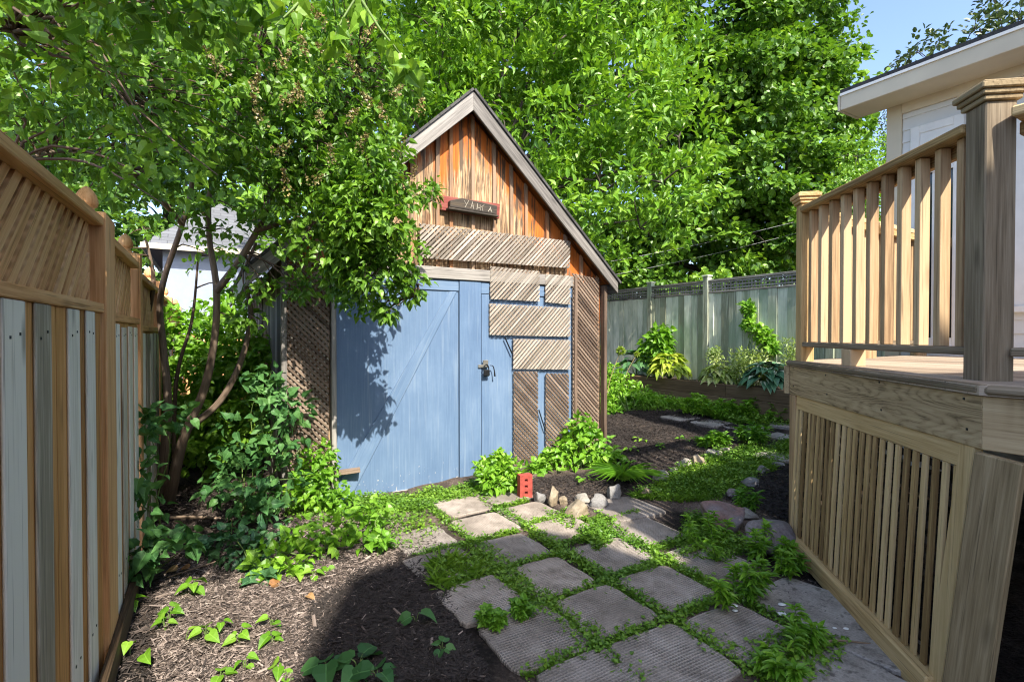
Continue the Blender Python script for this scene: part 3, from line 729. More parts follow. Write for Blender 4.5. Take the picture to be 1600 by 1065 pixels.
# skirts: a leaning lattice panel under the cut corner
TOPL = DZ - .230
def skirt(p0, p1, out, zb0, zb1, lean, nfr, name_lab=None):
    """p0,p1: corners under the rim, out: outward normal; the foot stands lean further out"""
    u = p1 - p0; L = np.linalg.norm(u); u = u / L
    bot = min(zb0, zb1); Hh = TOPL - bot
    V = Z * Hh - out * lean; V = V / np.linalg.norm(V); Hs = math.hypot(Hh, lean)
    O = xy(p0, bot) + out * lean
    Nn = np.cross(u, V); 
    if Nn.dot(out) < 0: Nn = -Nn
    return O, u, V, Nn, L, Hs
sp0 = near + S1 * .05 - N1 * .02; sp1 = far - S1 * .085 - N1 * .02
f0 = xy(sp0, -.02) + N1 * .060 - S1 * .03; f1 = xy(sp1, -.02) + N1 * .02
t0 = xy(sp0, TOPL + .012) - N1 * .022 + S1 * .02; t1 = xy(sp1, TOPL + .012) - N1 * .022
L = np.linalg.norm(f1 - f0); Hs = np.linalg.norm(t0 - f0)
def drape(mb):
    out_ = []
    for v in mb.V:
        u_, v_, n_ = v[0] / L, v[1] / Hs, v[2]
        p = (f0 * (1 - u_) + f1 * u_) * (1 - v_) + (t0 * (1 - u_) + t1 * u_) * v_; out_.append(tuple(p + N1 * n_))
    mb.V = out_; return mb
O = np.zeros(3); U_ = np.array([1., 0, 0]); V_ = np.array([0, 1., 0]); Nn = np.array([0, 0, 1.])
fl_ = lambda pts: pts[::-1]
fm = MB(); n_seg = 1
fm.prism([(0.05, Hs - .10), (L, Hs - .10), (L, Hs), (0.05, Hs)], O, U_, V_, Nn, .028, (1, 0), .7); drape(fm).build('skirt_frame', M_deck, deck, bevel=.003)
fm = MB(); fm.prism([(.10, 0), (L, 0), (L, .105), (.10, .105)], O - Nn * .006, U_, V_, Nn, .07, (1, 0), .55); drape(fm).build('skirt_kick_board', M_deck, deck, bevel=.008)
fm = MB(); fm.prism([(.07, .02), (.15, .02), (.05, Hs - .0), (-.03, Hs - .0)], O, U_, V_, Nn, .0335, (0, 1), .75); drape(fm).build('skirt_frame', M_deck, deck, bevel=.003)
fr_, bk_ = MB(), MB()
poly = [(.051, .106), (L - .004, .106), (L - .004, Hs - .101), (.051, Hs - .101)]
strips(fr_, poly, O, U_, V_, Nn, math.pi / 2, .064, .031, .012, .017, .004); strips(bk_, poly, O, U_, V_, Nn, 0, .064, .030, .009, .0025, .003)
so = drape(fr_).build('skirt_lattice', M_deck, deck); drape(bk_).build('backing_slats', M_gapshade, so)
rail_post('skirt_post', far - S1 * .045 - N1 * .045, .045, -.1, TOPL - .001, False, M_balus)
# leaning corner board
ct = near - N1 * .03 - S1 * .0; 
V2 = Z * (TOPL + .02) + (N1 * .085 - D * .0) * -1; 
O2 = xy(near, -.02) + N1 * .06 + S1 * (.085); top2 = xy(near, TOPL - .003) + N1 * .004 + S1 * .0
Vv = top2 - O2; H2 = np.linalg.norm(Vv); Vv /= H2; Uu = -D * .75 + E * .25 * 0 - S1 * .25; Uu = Uu - Vv * Uu.dot(Vv); Uu /= np.linalg.norm(Uu); Nn2 = np.cross(Vv, Uu)
if Nn2.dot(E) > 0: Nn2 = -Nn2
fm = MB(); pts = [(.002, 0), (.135, 0), (.135, H2), (.002, H2)]
fm.prism(pts if np.cross(Uu, Vv).dot(Nn2) > 0 else pts[::-1], O2, Uu, Vv, Nn2, .036, (0, 1), .4); fm.build('corner_board', M_deckold, deck, bevel=.004)
# second skirt below the front of the deck
O3 = W(na_ + .03, nb_ - .17, -.05); L3 = 2.6; H3 = TOPL + .05
poly = [(0, 0), (L3, 0), (L3, H3), (0, H3)]
fr_, bk_ = MB(), MB()
strips(fr_, poly, O3, -D, Z, -E, math.pi / 2, .075, .038, .009, .0095, .002); strips(bk_, poly, O3, -D, Z, -E, 0, .075, .038, .009, 0, .002)
so = fr_.build('skirt_lattice', M_post, deck); bk_.build('backing_slats', M_post, so)
O4 = W(fa_ + .03, fb_ - .03, -.05); L4 = WA - fa_ - .1; poly = [(0, 0), (L4, 0), (L4, H3), (0, H3)]
fr_, bk_ = MB(), MB()
strips(fr_, poly, O4, E, Z, D, math.pi / 2, .075, .038, .009, .0095, .002); strips(bk_, poly, O4, E, Z, D, 0, .075, .038, .009, 0, .002)
so = fr_.build('skirt_lattice', M_post, deck); bk_.build('backing_slats', M_post, so)
# joists underneath
js = MB(); 
for k in range(7): js.ab(na_ + .2 + .4 * k, na_ + .24 + .4 * k, -2.0, (fb_ - .1 if k > 2 else nb_ - .1 + .55 * k), DZ - .25, DZ - .036, 1)
js.build('joists', M_post, deck)

# ------------------------------------------------------------------ house
house = thing('house', 'cream and white sided house with a dark shingle roof behind the deck', 'house', W(7, 0, 0))
HB = 2.15; EV_A = 4.95; TIP_B = 2.49; WT = 3.50
e_tip = PLb(1316, 143, TIP_B); f_tip = PLb(1306, 170, TIP_B); print('eave', e_tip, f_tip)
# side wall with lap siding, with openings for a door and a window
sdm = MB()
lap = .105; z = .25; blen = 9.0
door_b = (PLa(1508, 300, WA)[0], PLa(1424, 300, WA)[0]); win_b = (PLa(1760, 300, WA)[0], PLa(1587, 300, WA)[0])
lapz = lambda v: .25 + round((v - .25) / lap) * lap
dz = (lapz(DZ + .03), lapz(3.18)); wz = (lapz(PLa(1595, 470, WA)[1]), lapz(3.12))
def spans(z0, z1):
    cuts = []
    if z1 > dz[0] + .02 and z0 < dz[1] - .02: cuts.append(door_b)
    if z1 > wz[0] + .02 and z0 < wz[1] - .02: cuts.append(win_b)
    segs = [(-6.0, HB - .001)]
    for c in cuts:
        n_ = []
        for s in segs:
            if c[1] <= s[0] or c[0] >= s[1]: n_.append(s)
            else:
                if c[0] > s[0]: n_.append((s[0], c[0]))
                if c[1] < s[1]: n_.append((c[1], s[1]))
        segs = n_
    return segs
while z < WT - .01:
    z1 = min(z + lap, WT)
    for (b0, b1) in spans(z, z1):
        q = [W(WA - .012, b0, z), W(WA - .012, b1, z), W(WA - .002, b1, z1), W(WA - .002, b0, z1), W(WA + .1, b0, z), W(WA + .1, b1, z), W(WA + .1, b1, z1), W(WA + .1, b0, z1)]
        sdm._add(q, [(0, 3, 2, 1), (4, 5, 6, 7), (0, 1, 5, 4), (3, 7, 6, 2), (0, 4, 7, 3), (1, 2, 6, 5)], [(0, 0, 0)] * 8, random.random())
    z = z1
sdm.build('wall', M_siding, house)
MB().ab(WA - .022, WA + .12, HB + .001, HB + .12, .2, WT, 2).build('corner_trim', M_cream, house, bevel=.004)
MB().ab(WA - .03, WA - .013, -6.0, HB + .0, WT - .16, WT - .002, 1).build('frieze_board', M_cream, house, bevel=.003)
# gable end wall
RIDGE_A = 6.42; PITCH_H = .42
MB().ab(RIDGE_A - .1195, RIDGE_A - .02, -6.0, HB + .1, .2, WT + (RIDGE_A - .12 - WA) * PITCH_H, 1).build('wall', M_siding, house)
MB().prism([(WA + .121, .2), (RIDGE_A - .12, .2), (RIDGE_A - .12, WT + (RIDGE_A - .12 - WA) * PITCH_H), (WA + .121, WT + .02)], D * (HB - .0), E, Z, D, .1, (1, 0)).build('gable_wall', M_siding, house)
# roof
ez = e_tip[1]
rp = MB()
for sgn in (1,):
    if sgn > 0: a0, a1 = EV_A - .03, RIDGE_A; z0, z1 = ez, ez + (RIDGE_A - EV_A) * PITCH_H
    else: a0, a1 = RIDGE_A, 12.3; z0, z1 = ez + (RIDGE_A - EV_A) * PITCH_H, ez + (RIDGE_A - EV_A) * PITCH_H - (12.3 - RIDGE_A) * PITCH_H
    u = W(a1, 0, z1) - W(a0, 0, z0); Lr = np.linalg.norm(u); u /= Lr; nn = np.cross(u, D); nn = nn if nn[2] > 0 else -nn
    pts = [(0, -6.4), (Lr, -6.4), (Lr, TIP_B), (0, TIP_B)]
    if np.cross(u, D).dot(nn) < 0: pts = pts[::-1]
    rp.prism(pts, W(a0, 0, z0) - nn * .03, u, D, nn, .03, (0, 1))
rf = rp.build('roof', M_shing3, house)
MB().ab(EV_A - .018, EV_A + .004, -6.4, TIP_B - .002, f_tip[1], ez - .03, 1).build('fascia', M_cream, rf, bevel=.004)
MB().ab(EV_A + .005, WA - .031, -6.4, TIP_B - .003, f_tip[1] + .004, f_tip[1] + .018, 1).build('soffit', M_cream, rf)
MB().ab(EV_A - .03, EV_A - .0185, -6.4, TIP_B, ez - .055, ez - .032, 1).build('drip_edge', M_white, rf)
rk = MB(); 
zz = lambda a: ez - .032 + (a - EV_A) * PITCH_H
rk.prism([(EV_A - .018, f_tip[1]), (WA - .03, f_tip[1]), (RIDGE_A, zz(RIDGE_A) - .15), (RIDGE_A, zz(RIDGE_A)), (EV_A - .018, zz(EV_A - .018))], D * (TIP_B - .0), E, Z, D, .022, (1, 0)); rk.build('rake_fascia', M_cream, rf)
so = MB(); so.prism([(WA - .03, f_tip[1] + .004), (RIDGE_A, zz(RIDGE_A) - .14), (RIDGE_A, zz(RIDGE_A) - .125), (WA - .03, f_tip[1] + .019)], D * (HB + .1005), E, Z, D, TIP_B - HB - .102, (1, 0)); so.build('rake_soffit', M_cream, rf)
# patio door and window in the side wall
def opening(name, b0, b1, z0, z1, mull, sill):
    f = MB(); t = .07
    for (p0, p1, q0, q1) in ((b0, b0 + t, z0, z1), (b1 - t, b1, z0, z1), (b0 + t, b1 - t, z1 - t, z1), (b0 + t, b1 - t, z0, z0 + t)): f.ab(WA - .035, WA + .04, p0, p1, q0, q1, 2 if p1 - p0 < .1 else 1)
    o = f.build(name, M_white, house, bevel=.004)
    sh = MB()
    for m in mull[0]: sh.ab(WA - .015, WA + .03, b0 + (b1 - b0) * m - .03, b0 + (b1 - b0) * m + .03, z0 + t, z1 - t, 2)
    for m in mull[1]: sh.ab(WA - .018, WA + .028, b0 + t, b1 - t, z0 + (z1 - z0) * m - .022, z0 + (z1 - z0) * m + .022, 1)
    if sh.V: sh.build('sash', M_white, o)
    MB().ab(WA + .002, WA + .012, b0 + t, b1 - t, z0 + t, z1 - t, 1).build('pane', M_glass, o)
    if sill: MB().ab(WA - .06, WA - .0, b0 - .03, b1 + .03, z0 - .05, z0 - .001, 1).build('sill', M_white, o, bevel=.004)
    return o
pd = opening('patio_door', door_b[0], door_b[1], dz[0], dz[1], ((.5,), ()), False)
MB().ab(WA - .028, WA - .0165, door_b[0] + .071, door_b[1] - .071, dz[1] - .42, dz[1] - .071, 1).build('head_panel', M_white, pd)
opening('window', win_b[0], win_b[1], wz[0], wz[1], ((), (.5,)), True)
# unseen block added behind the viewpoint, roofline shaped to cast the foreground shade
HM = 7.0; cb = np.array([2.26, -3.34, 0]); ca, cbb = ab_of(cb)
mbk = MB()
prof = [(ca - .9, 0), (ca + 6.1, 0), (ca + 6.1, 5.4), (ca + 2.3, 6.3), (ca + 2.12, 6.6), (ca + 2.06, 6.85), (ca + 1.94, 6.85), (ca + 1.90, 6.2), (ca + 1.72, 6.2), (ca + 1.55, 6.75), (ca + 1.35, 7.05), (ca + .6, 7.2), (ca, 7.0), (ca - .9, 5.0)]
mbk.prism(prof, D * (cbb - 4.0), E, Z, D, 4.0, (0, 1)); mbk.build('unseen_shade_block', M_siding, house)

# ------------------------------------------------------------------ neighbour's garage and far fence seen past the lilac
gar = thing('neighbour_garage', 'pale garage with a grey hip roof glimpsed past the lilac stems', 'garage', P(330, 500, 12.5))
gp = P(352, 505, 12.0); 
def gbox(mb, c, w, d_, h0, h1):
    mb.obox(np.array([c[0], c[1], (h0 + h1) / 2]), (E, D, Z), (w / 2, d_ / 2, (h1 - h0) / 2), 0)
ga, gb_ = ab_of(gp)
g_l = PLb(255, 500, gb_)[0]; g_r = PLb(440, 500, gb_)[0]; g_top = PLb(345, 392, gb_)[1]; print('garage', ga, gb_, g_l, g_r, g_top)
wm = MB(); wm.ab(g_l, g_r, gb_, gb_ + 5, -.2, g_top, 2); wm.build('wall', M_gwall, gar)
ov = .35; r0 = (g_l - ov, gb_ - ov); r1 = (g_r + ov, gb_ + 5 + ov); hc = (g_l + g_r) / 2; rz = g_top + 1.55
V = [W(r0[0], r0[1], g_top + .02), W(r1[0], r0[1], g_top + .02), W(r1[0], r1[1], g_top + .02), W(r0[0], r1[1], g_top + .02), W(hc, gb_ + 1.9, rz), W(hc, gb_ + 3.1, rz)]
me = np_mesh('roof', V, [np.array([(0, 1, 4), (2, 3, 5)]), np.array([(1, 2, 5, 4), (3, 0, 4, 5), (0, 3, 2, 1)])], {'gc': np.array([(v.dot(E), v[2] * 1.5, 0) for v in np.array(V)]), 'rv': np.full(6, .5)})
grf = link('roof', me, M_shing2, gar)
f = MB(); f.ab(r0[0], r1[0], r0[1] - .02, r0[1], g_top - .1, g_top + .018, 0); f.ab(r0[0] - .02, r0[0], r0[1] - .02, r1[1], g_top - .1, g_top + .018, 1); f.build('fascia', M_cream, grf)
# far fence closing the yard's back corner
bfence = thing('back_fence', 'low sunlit wooden fence in the far corner beyond the lilac', 'fence', W(.1, 9.3, 0))
bd = MB(); a = -.9
while a < .60:
    bd.ab(a, a + .135, 9.28 + random.uniform(0, .008), 9.3, -.05, 1.36, 2); a += .14
bd.build('board_panel', M_cedar, bfence); rr = MB(); rr.ab(-.9, .6, 9.24, 9.279, 1.36, 1.40, 0); rr.ab(-.9, .6, 9.24, 9.279, .3, .39, 0); rr.build('rail', M_cedar, bfence)
# ------------------------------------------------------------------ ground
def axis_pts():
    a = np.concatenate([-np.geomspace(250, 12, 14), np.linspace(-11, -4.2, 18), np.linspace(-4, 6, 126), np.linspace(6.3, 12, 16), np.geomspace(13, 250, 14)]); return a
gx = axis_pts(); gy = np.concatenate([-np.geomspace(250, 12, 14), np.linspace(-11, -.6, 20), np.linspace(-.5, 10, 140), np.linspace(10.4, 16, 12), np.geomspace(17, 250, 14)])
X, Y = np.meshgrid(gx, gy, indexing='ij')
def lump(x, y):                                           # small unevenness of the soil
    return .012 * np.sin(3.1 * x + 1.7 * y) + .010 * np.sin(7.3 * x - 5.1 * y + 1) + .006 * np.sin(15.7 * x + 11.1 * y)
# the path of mats is level: no lumps inside it
def path_mask(x, y):
    a = x * E[0] + y * E[1]; b = x * D[0] + y * D[1]
    m = np.clip(np.minimum(np.minimum(a - .95, 2.9 - a), np.minimum(b - .6, 4.15 - b)) / .12, 0, 1); return m
Zg = gz(X, Y) + lump(X, Y) * (1 - path_mask(X, Y)) - .012
V = np.stack([X, Y, Zg], -1).reshape(-1, 3); nx, ny = X.shape
I = np.arange(nx * ny).reshape(nx, ny)
Fq = np.stack([I[:-1, :-1], I[1:, :-1], I[1:, 1:], I[:-1, 1:]], -1).reshape(-1, 4)
def ground_mat():
    m, nt, bs, out = new_mat('mulched_soil')
    p = nd(nt, 'NewGeometry').outputs['Position']
    n1 = noise(nt, p, 55, 6, .7); n2 = noise(nt, p, 1.3, 3)
    vo = nd(nt, 'TexVoronoi'); vo.inputs['Scale'].default_value = 70; nt.links.new(p, vo.inputs['Vector'])
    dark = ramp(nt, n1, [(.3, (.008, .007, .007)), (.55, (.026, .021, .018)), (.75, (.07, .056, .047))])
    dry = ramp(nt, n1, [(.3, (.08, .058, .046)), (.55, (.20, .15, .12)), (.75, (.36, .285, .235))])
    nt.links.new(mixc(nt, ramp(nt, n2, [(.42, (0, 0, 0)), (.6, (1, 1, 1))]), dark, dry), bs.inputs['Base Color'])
    bs.inputs['Roughness'].default_value = .95; bs.inputs['Specular IOR Level'].default_value = .15
    bump(nt, bs, mathn(nt, 'ADD', n1, mathn(nt, 'MULTIPLY', vo.outputs['Distance'], .5)), 1.0, .02); return m
gro = link('ground', np_mesh('ground', V, [Fq], {}), ground_mat(), None, smooth=True); tag(gro, kind='structure')

def poly_g(pts, dz=0): return np.array([G(x, y)[:2] for x, y in pts])
def in_poly(q, pl):
    x, y = q[:, 0], q[:, 1]; c = np.zeros(len(q), bool); j = len(pl) - 1
    for i in range(len(pl)):
        xi, yi = pl[i]; xj, yj = pl[j]
        t = ((yi > y) != (yj > y)) & (x < (xj - xi) * (y - yi) / (yj - yi + 1e-12) + xi); c ^= t; j = i
    return c
def scatter(pl, n):
    lo, hi = pl.min(0), pl.max(0); out = np.zeros((0, 2))
    while len(out) < n:
        q = lo + (hi - lo) * RNG.random((n * 2, 2)); out = np.concatenate([out, q[in_poly(q, pl)]])
    return out[:n]
def toxyz(q, dz=0.0): return np.column_stack([q, gz(q[:, 0], q[:, 1]) + lump(q[:, 0], q[:, 1]) * (1 - path_mask(q[:, 0], q[:, 1])) - .012 + dz])

# ------------------------------------------------------------------ pavers
def paver_mat():
    m, nt, bs, out = new_mat('ribbed_concrete')
    g = attr(nt, 'gc').outputs['Vector']; rv = attr(nt, 'rv').outputs['Fac']; ex = attr(nt, 'ex').outputs['Fac']
    sep = nd(nt, 'SeparateXYZ'); nt.links.new(g, sep.inputs[0])
    def w(ch, f, ph=0):
        return mathn(nt, 'SINE', mathn(nt, 'ADD', mathn(nt, 'MULTIPLY', sep.outputs[ch], f), ph))
    rib = mathn(nt, 'MULTIPLY', mathn(nt, 'ADD', w(0, 2 * math.pi / .0165), 1), .5)
    cross = mathn(nt, 'MULTIPLY', mathn(nt, 'ADD', w(1, 2 * math.pi / .0165), 1), .5)
    waf = mathn(nt, 'MAXIMUM', mathn(nt, 'POWER', rib, 1.6), mathn(nt, 'MULTIPLY', mathn(nt, 'POWER', cross, 2.0), .75))
    wn = ramp(nt, noise(nt, g, 6, 4, .65), [(.35, (0, 0, 0)), (.62, (1, 1, 1))]); waf = mathn(nt, 'ADD', mathn(nt, 'MULTIPLY', waf, mathn(nt, 'SUBTRACT', 1, mathn(nt, 'MULTIPLY', wn, .7))), mathn(nt, 'MULTIPLY', wn, .45))
    n1 = noise(nt, g, 9, 5, .65); n2 = noise(nt, g, 120, 3, .6); n3 = noise(nt, g, 2.6, 3)
    f = mathn(nt, 'ADD', mathn(nt, 'MULTIPLY', n1, .6), mathn(nt, 'MULTIPLY', n2, .4))
    col = ramp(nt, f, [(.36, (.23, .195, .16)), (.5, (.47, .41, .35)), (.64, (.63, .56, .49))])
    col = mixc(nt, 1.0, col, ramp(nt, rv, [(0, (.78, .78, .80)), (1, (1.12, 1.08, 1.04))]), 'MULTIPLY')
    col = mixc(nt, mathn(nt, 'MULTIPLY', mathn(nt, 'SUBTRACT', 1, waf), .8), col, (.10, .083, .076))       # dirt in the grooves
    col = mixc(nt, mathn(nt, 'MULTIPLY', ramp(nt, n3, [(.42, (0, 0, 0)), (.66, (1, 1, 1))]), .6), col, (.15, .125, .10))
    nt.links.new(col, bs.inputs['Base Color']); bs.inputs['Roughness'].default_value = .9; bs.inputs['Specular IOR Level'].default_value = .2
    bump(nt, bs, mathn(nt, 'ADD', waf, mathn(nt, 'MULTIPLY', n2, .35)), .9, .006); return m
M_paver = paver_mat()
def slab_mat():
    m, nt, bs, out = new_mat('worn_slab')
    g = attr(nt, 'gc').outputs['Vector']
    n1 = noise(nt, g, 7, 6, .7); n2 = noise(nt, g, 90, 4, .65); n3 = noise(nt, g, 22, 3, .6)
    nt.links.new(mixc(nt, mathn(nt, 'MULTIPLY', ramp(nt, n3, [(.55, (0, 0, 0)), (.68, (1, 1, 1))]), .75), ramp(nt, mathn(nt, 'ADD', mathn(nt, 'MULTIPLY', n1, .6), mathn(nt, 'MULTIPLY', n2, .4)), [(.32, (.13, .11, .095)), (.5, (.31, .275, .245)), (.68, (.46, .42, .385))]), (.06, .05, .045)), bs.inputs['Base Color'])
    bs.inputs['Roughness'].default_value = .92; bump(nt, bs, mathn(nt, 'ADD', n2, mathn(nt, 'MULTIPLY', n3, .6)), .7, .01); return m
M_slab = slab_mat()
PAV = [  # a, b, size a, size b, rotation, label
 (1.33, 1.56, .41, .40, 2, 'concrete paver cut off by the bottom edge of the photo between two grassy joints'),
 (1.29, 1.98, .43, .43, -2, 'large near paver beside the dark mulch with a small tuft at its upper corner'),
 (1.235, 2.41, .41, .41, 3, 'paver next to the dark mulch with a round green tuft on its near corner'),
 (1.22, 2.87, .41, .41, 4, 'mulch strewn paver with a grass clump along its near edge'),
 (1.25, 3.29, .39, .38, 2, 'dark paver half sunk in mulch, furthest back of those beside the mulch'),
 (1.715, 1.53, .43, .43, -1, 'large ribbed paver at the bottom centre with grass joints all around'),
 (1.72, 1.985, .41, .41, 0, 'ribbed paver in the middle of the foreground right of the wide grassy joint'),
 (1.685, 2.42, .42, .41, 0, 'shaded ribbed paver in the second column, nearest to the sunny part of the path'),
 (1.70, 2.86, .41, .41, 1, 'paver half in sun and half in shade before the sunlit ones'),
 (1.74, 3.32, .42, .40, 2, 'pinkish paver with a soft shadow falling across its left half'),
 (1.79, 3.79, .43, .41, 3, 'sunlit pinkish paver nearest the blue door'),
 (2.16, 1.50, .42, .42, 0, 'paver with white scraps lying on it left of the tall weeds by the deck'),
 (2.165, 1.99, .42, .42, -1, 'shaded paver with a dark corner left of the weed clump'),
 (2.21, 2.46, .42, .41, -1, 'shaded paver just below the striped shadow of the railing'),
 (2.19, 2.985, .43, .36, 2, 'sunlit paver beside the pale boulder edging'),
 (2.16, 3.36, .43, .40, 2, 'broad sunlit paver with grass at its right corner'),
 (2.18, 3.84, .43, .42, 4, 'sunlit paver touching the foot of the red brick'),
 (2.645, 2.10, .42, .42, 1, 'overgrown shaded paver behind the weed clump'),
 (2.66, 2.66, .43, .46, -2, 'paver crossed by the striped shadow of the railing'),
 (2.86, 3.04, .50, .48, -3, 'furthest paver under the striped shadow, close to the stone edging'),
]
def paver(a, b, sa, sb, rot, label, mat=M_paver, group='square concrete pavers of the path', rv=None, h=.045, cut=None):
    sa, sb = sa * .96, sb * .96; c = W(a, b, 0); r = TH + R(rot); u = np.array([math.cos(r), math.sin(r), 0]); v = np.array([-math.sin(r), math.cos(r), 0])
    n = 7; pts = []
    for (x0, y0, x1, y1) in ((-1, -1, 1, -1), (1, -1, 1, 1), (1, 1, -1, 1), (-1, 1, -1, -1)):
        for k in range(n):
            t = k / n; e_ = .94 if k == 0 else 1.0
            pts.append(((x0 + (x1 - x0) * t) * sa / 2 * e_ + random.uniform(-.006, .006), (y0 + (y1 - y0) * t) * sb / 2 * e_ + random.uniform(-.006, .006)))
    if cut: 
        for (nn, cc) in cut: pts = clip(pts, nn, cc)
    zt = float(gz(c[0], c[1])) + .008; tilt = np.array([random.uniform(-.015, .015), random.uniform(-.015, .015), 0])
    N = Z + tilt; N /= np.linalg.norm(N); u = u - N * u.dot(N); v = np.cross(N, u)
    mb = MB(); mb.prism(pts, xy(c, zt) - N * h, u, v, N, h, (0, 1), rv)
    o = mb.build('concrete_paver', mat, None, bevel=.006); own_origin(o)
    return tag(o, label, 'paver', group)
for q in PAV: paver(*q)
SLABS = [(2.68, 1.49, .46, .46, 6, 'rough mossy slab with bark debris at the foot of the deck skirt'), (2.60, 1.13, .36, .30, 8, 'small wedge shaped slab against the deck kick board'), (2.17, 1.06, .50, .40, 0, 'smooth worn slab at the bottom right corner of the path')]
for q in SLABS: paver(*q, mat=M_slab, group='worn slabs beside the deck')
for i, (px, py, s, lab) in enumerate([(1062, 652, .42, 'first stepping slab of the far path by the dark mulch'), (1112, 660, .44, 'second stepping slab of the far path, below the weeds'), (1165, 668, .45, 'third stepping slab of the far path, in front of the weeds'), (1222, 662, .45, 'pale stepping slab of the far path nearest the deck corner'), (1215, 712, .40, 'near stepping slab beside the deck post, in front of the dark shadow'), (1228, 682, .40, 'narrow stepping slab at the right end of the far path, left of the deck post')]):
    g = G(px, py); a, b = ab_of(g); paver(a, b, s, s * .95, random.uniform(-6, 6), lab, mat=M_slab, group='stepping slabs of the far path')

# ------------------------------------------------------------------ mulch chips
def chips(name, specs, mat):
    pos, L, wd, lv = [], [], [], []
    for pl, n, l0, l1, v0, v1 in specs:
        q = toxyz(scatter(pl, n), .006); q[:, 2] += RNG.random(n) * .012
        pos.append(q); L.append(RNG.uniform(l0, l1, n)); lv.append(RNG.uniform(v0, v1, n)); wd.append(RNG.uniform(.10, .26, n))
    pos = np.concatenate(pos); L = np.concatenate(L); lv = np.concatenate(lv); wd = np.concatenate(wd); n = len(pos)
    a = RNG.uniform(0, 2 * math.pi, n); ax = np.column_stack([np.cos(a), np.sin(a), RNG.normal(0, .22, n)])
    nr = RNG.normal(0, .45, (n, 3)); nr[:, 2] += 1
    T = np.array([(-1, 0, 0), (-.8, 1, 0), (.8, 1, 0), (1, 0, 0), (0, .05, .5), (0, .95, .5)], float)
    y = _n(ax); z = _n(nr - y * (nr * y).sum(1)[:, None]); x = np.cross(y, z); w2 = L * wd / 2
    V = pos[:, None] + T[None, :, 0, None] * (w2[:, None] * x)[:, None] + T[None, :, 1, None] * (L[:, None] * y)[:, None] + T[None, :, 2, None] * (w2[:, None] * z)[:, None]
    base = (np.arange(n) * 6)[:, None, None]
    F = [(np.array([(0, 4, 5, 1), (4, 3, 2, 5)])[None] + base).reshape(-1, 4)]
    o = link(name, np_mesh(name, V.reshape(-1, 3), F, {'lv': np.repeat(lv, 6)}), mat)
    return tag(o, kind='stuff')
def chip_mat():
    m, nt, bs, out = new_mat('bark_chips'); lv = attr(nt, 'lv').outputs['Fac']
    p = nd(nt, 'NewGeometry').outputs['Position']
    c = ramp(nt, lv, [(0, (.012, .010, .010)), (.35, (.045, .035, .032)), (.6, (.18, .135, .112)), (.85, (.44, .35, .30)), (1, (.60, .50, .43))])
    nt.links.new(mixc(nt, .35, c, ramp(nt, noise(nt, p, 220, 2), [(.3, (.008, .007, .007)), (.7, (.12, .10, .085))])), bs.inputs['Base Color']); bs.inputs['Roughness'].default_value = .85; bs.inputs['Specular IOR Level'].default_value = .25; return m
M_chip = chip_mat()
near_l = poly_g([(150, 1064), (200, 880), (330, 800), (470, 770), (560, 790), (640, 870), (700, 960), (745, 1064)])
sunlit_dry_l = poly_g([(240, 1064), (250, 900), (350, 850), (500, 810), (640, 800), (620, 870), (520, 930), (470, 1064)])  # dry chips, with the sunlight also put into their paler colour
shaded_blk_l = poly_g([(470, 1064), (490, 950), (560, 890), (640, 875), (690, 900), (715, 980), (765, 1064)])  # fresh dark mulch, blackened further to paint in the shade there
behind = poly_g([(600, 840), (680, 830), (715, 880), (680, 905), (640, 890)])
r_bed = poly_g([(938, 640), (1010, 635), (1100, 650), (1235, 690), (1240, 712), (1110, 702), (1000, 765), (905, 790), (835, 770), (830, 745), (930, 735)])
r_bed2 = poly_g([(1130, 775), (1180, 740), (1245, 715), (1245, 850), (1200, 800)])
pav_l = poly_g([(625, 850), (690, 830), (740, 880), (820, 960), (760, 1010), (700, 930)]); pav_r = poly_g([(1190, 920), (1270, 900), (1330, 980), (1250, 1010)])
under = poly_g([(230, 860), (240, 760), (330, 740), (440, 760), (520, 800), (440, 860)])
chips('bark_mulch', [(near_l, 17000, .012, .036, .05, .6), (sunlit_dry_l, 36000, .009, .030, .35, .97), (sunlit_dry_l, 350, .035, .075, .6, .95), (near_l, 200, .05, .09, .2, .8), (shaded_blk_l, 34000, .012, .045, .0, .30), (shaded_blk_l, 700, .015, .04, .5, .9), (behind, 1800, .015, .04, 0, .4),
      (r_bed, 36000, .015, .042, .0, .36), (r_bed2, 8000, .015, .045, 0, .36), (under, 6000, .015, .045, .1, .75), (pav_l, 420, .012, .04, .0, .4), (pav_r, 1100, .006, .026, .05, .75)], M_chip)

# ------------------------------------------------------------------ grass and ground cover
def blades(q, h0, h1, w, lean=.6):
    n = len(q); a = RNG.uniform(0, 2 * math.pi, n); L = RNG.uniform(h0, h1, n)
    ax = np.column_stack([np.cos(a) * lean, np.sin(a) * lean, np.ones(n)]) + RNG.normal(0, .25, (n, 3))
    nr = np.column_stack([np.cos(a), np.sin(a), np.full(n, .3)])
    return q, ax, -nr, L, w
def multi_leaf(name, sets, mat, kind='stuff', parent=None):
    """several leaf sets of one level of detail joined in one mesh"""
    q = [np.concatenate([np.broadcast_to(np.asarray(s[i], float), (len(s[0]),) + np.asarray(s[i], float).shape[1:]) if i in (3, 4, 6) else s[i] for s in sets]) for i in (0, 1, 2, 3, 4, 6)]
    me = leaf_mesh(name, q[0], q[1], q[2], q[3], q[4], sets[0][5], q[5], curl=.25)
    o = link(name, me, mat, parent)
    if kind: tag(o, kind=kind)
    return o
M_grass = leaf_mat('grass_blades', (.08, .18, .014), (.13, .27, .025), (.21, .37, .045), .3)
sets = []
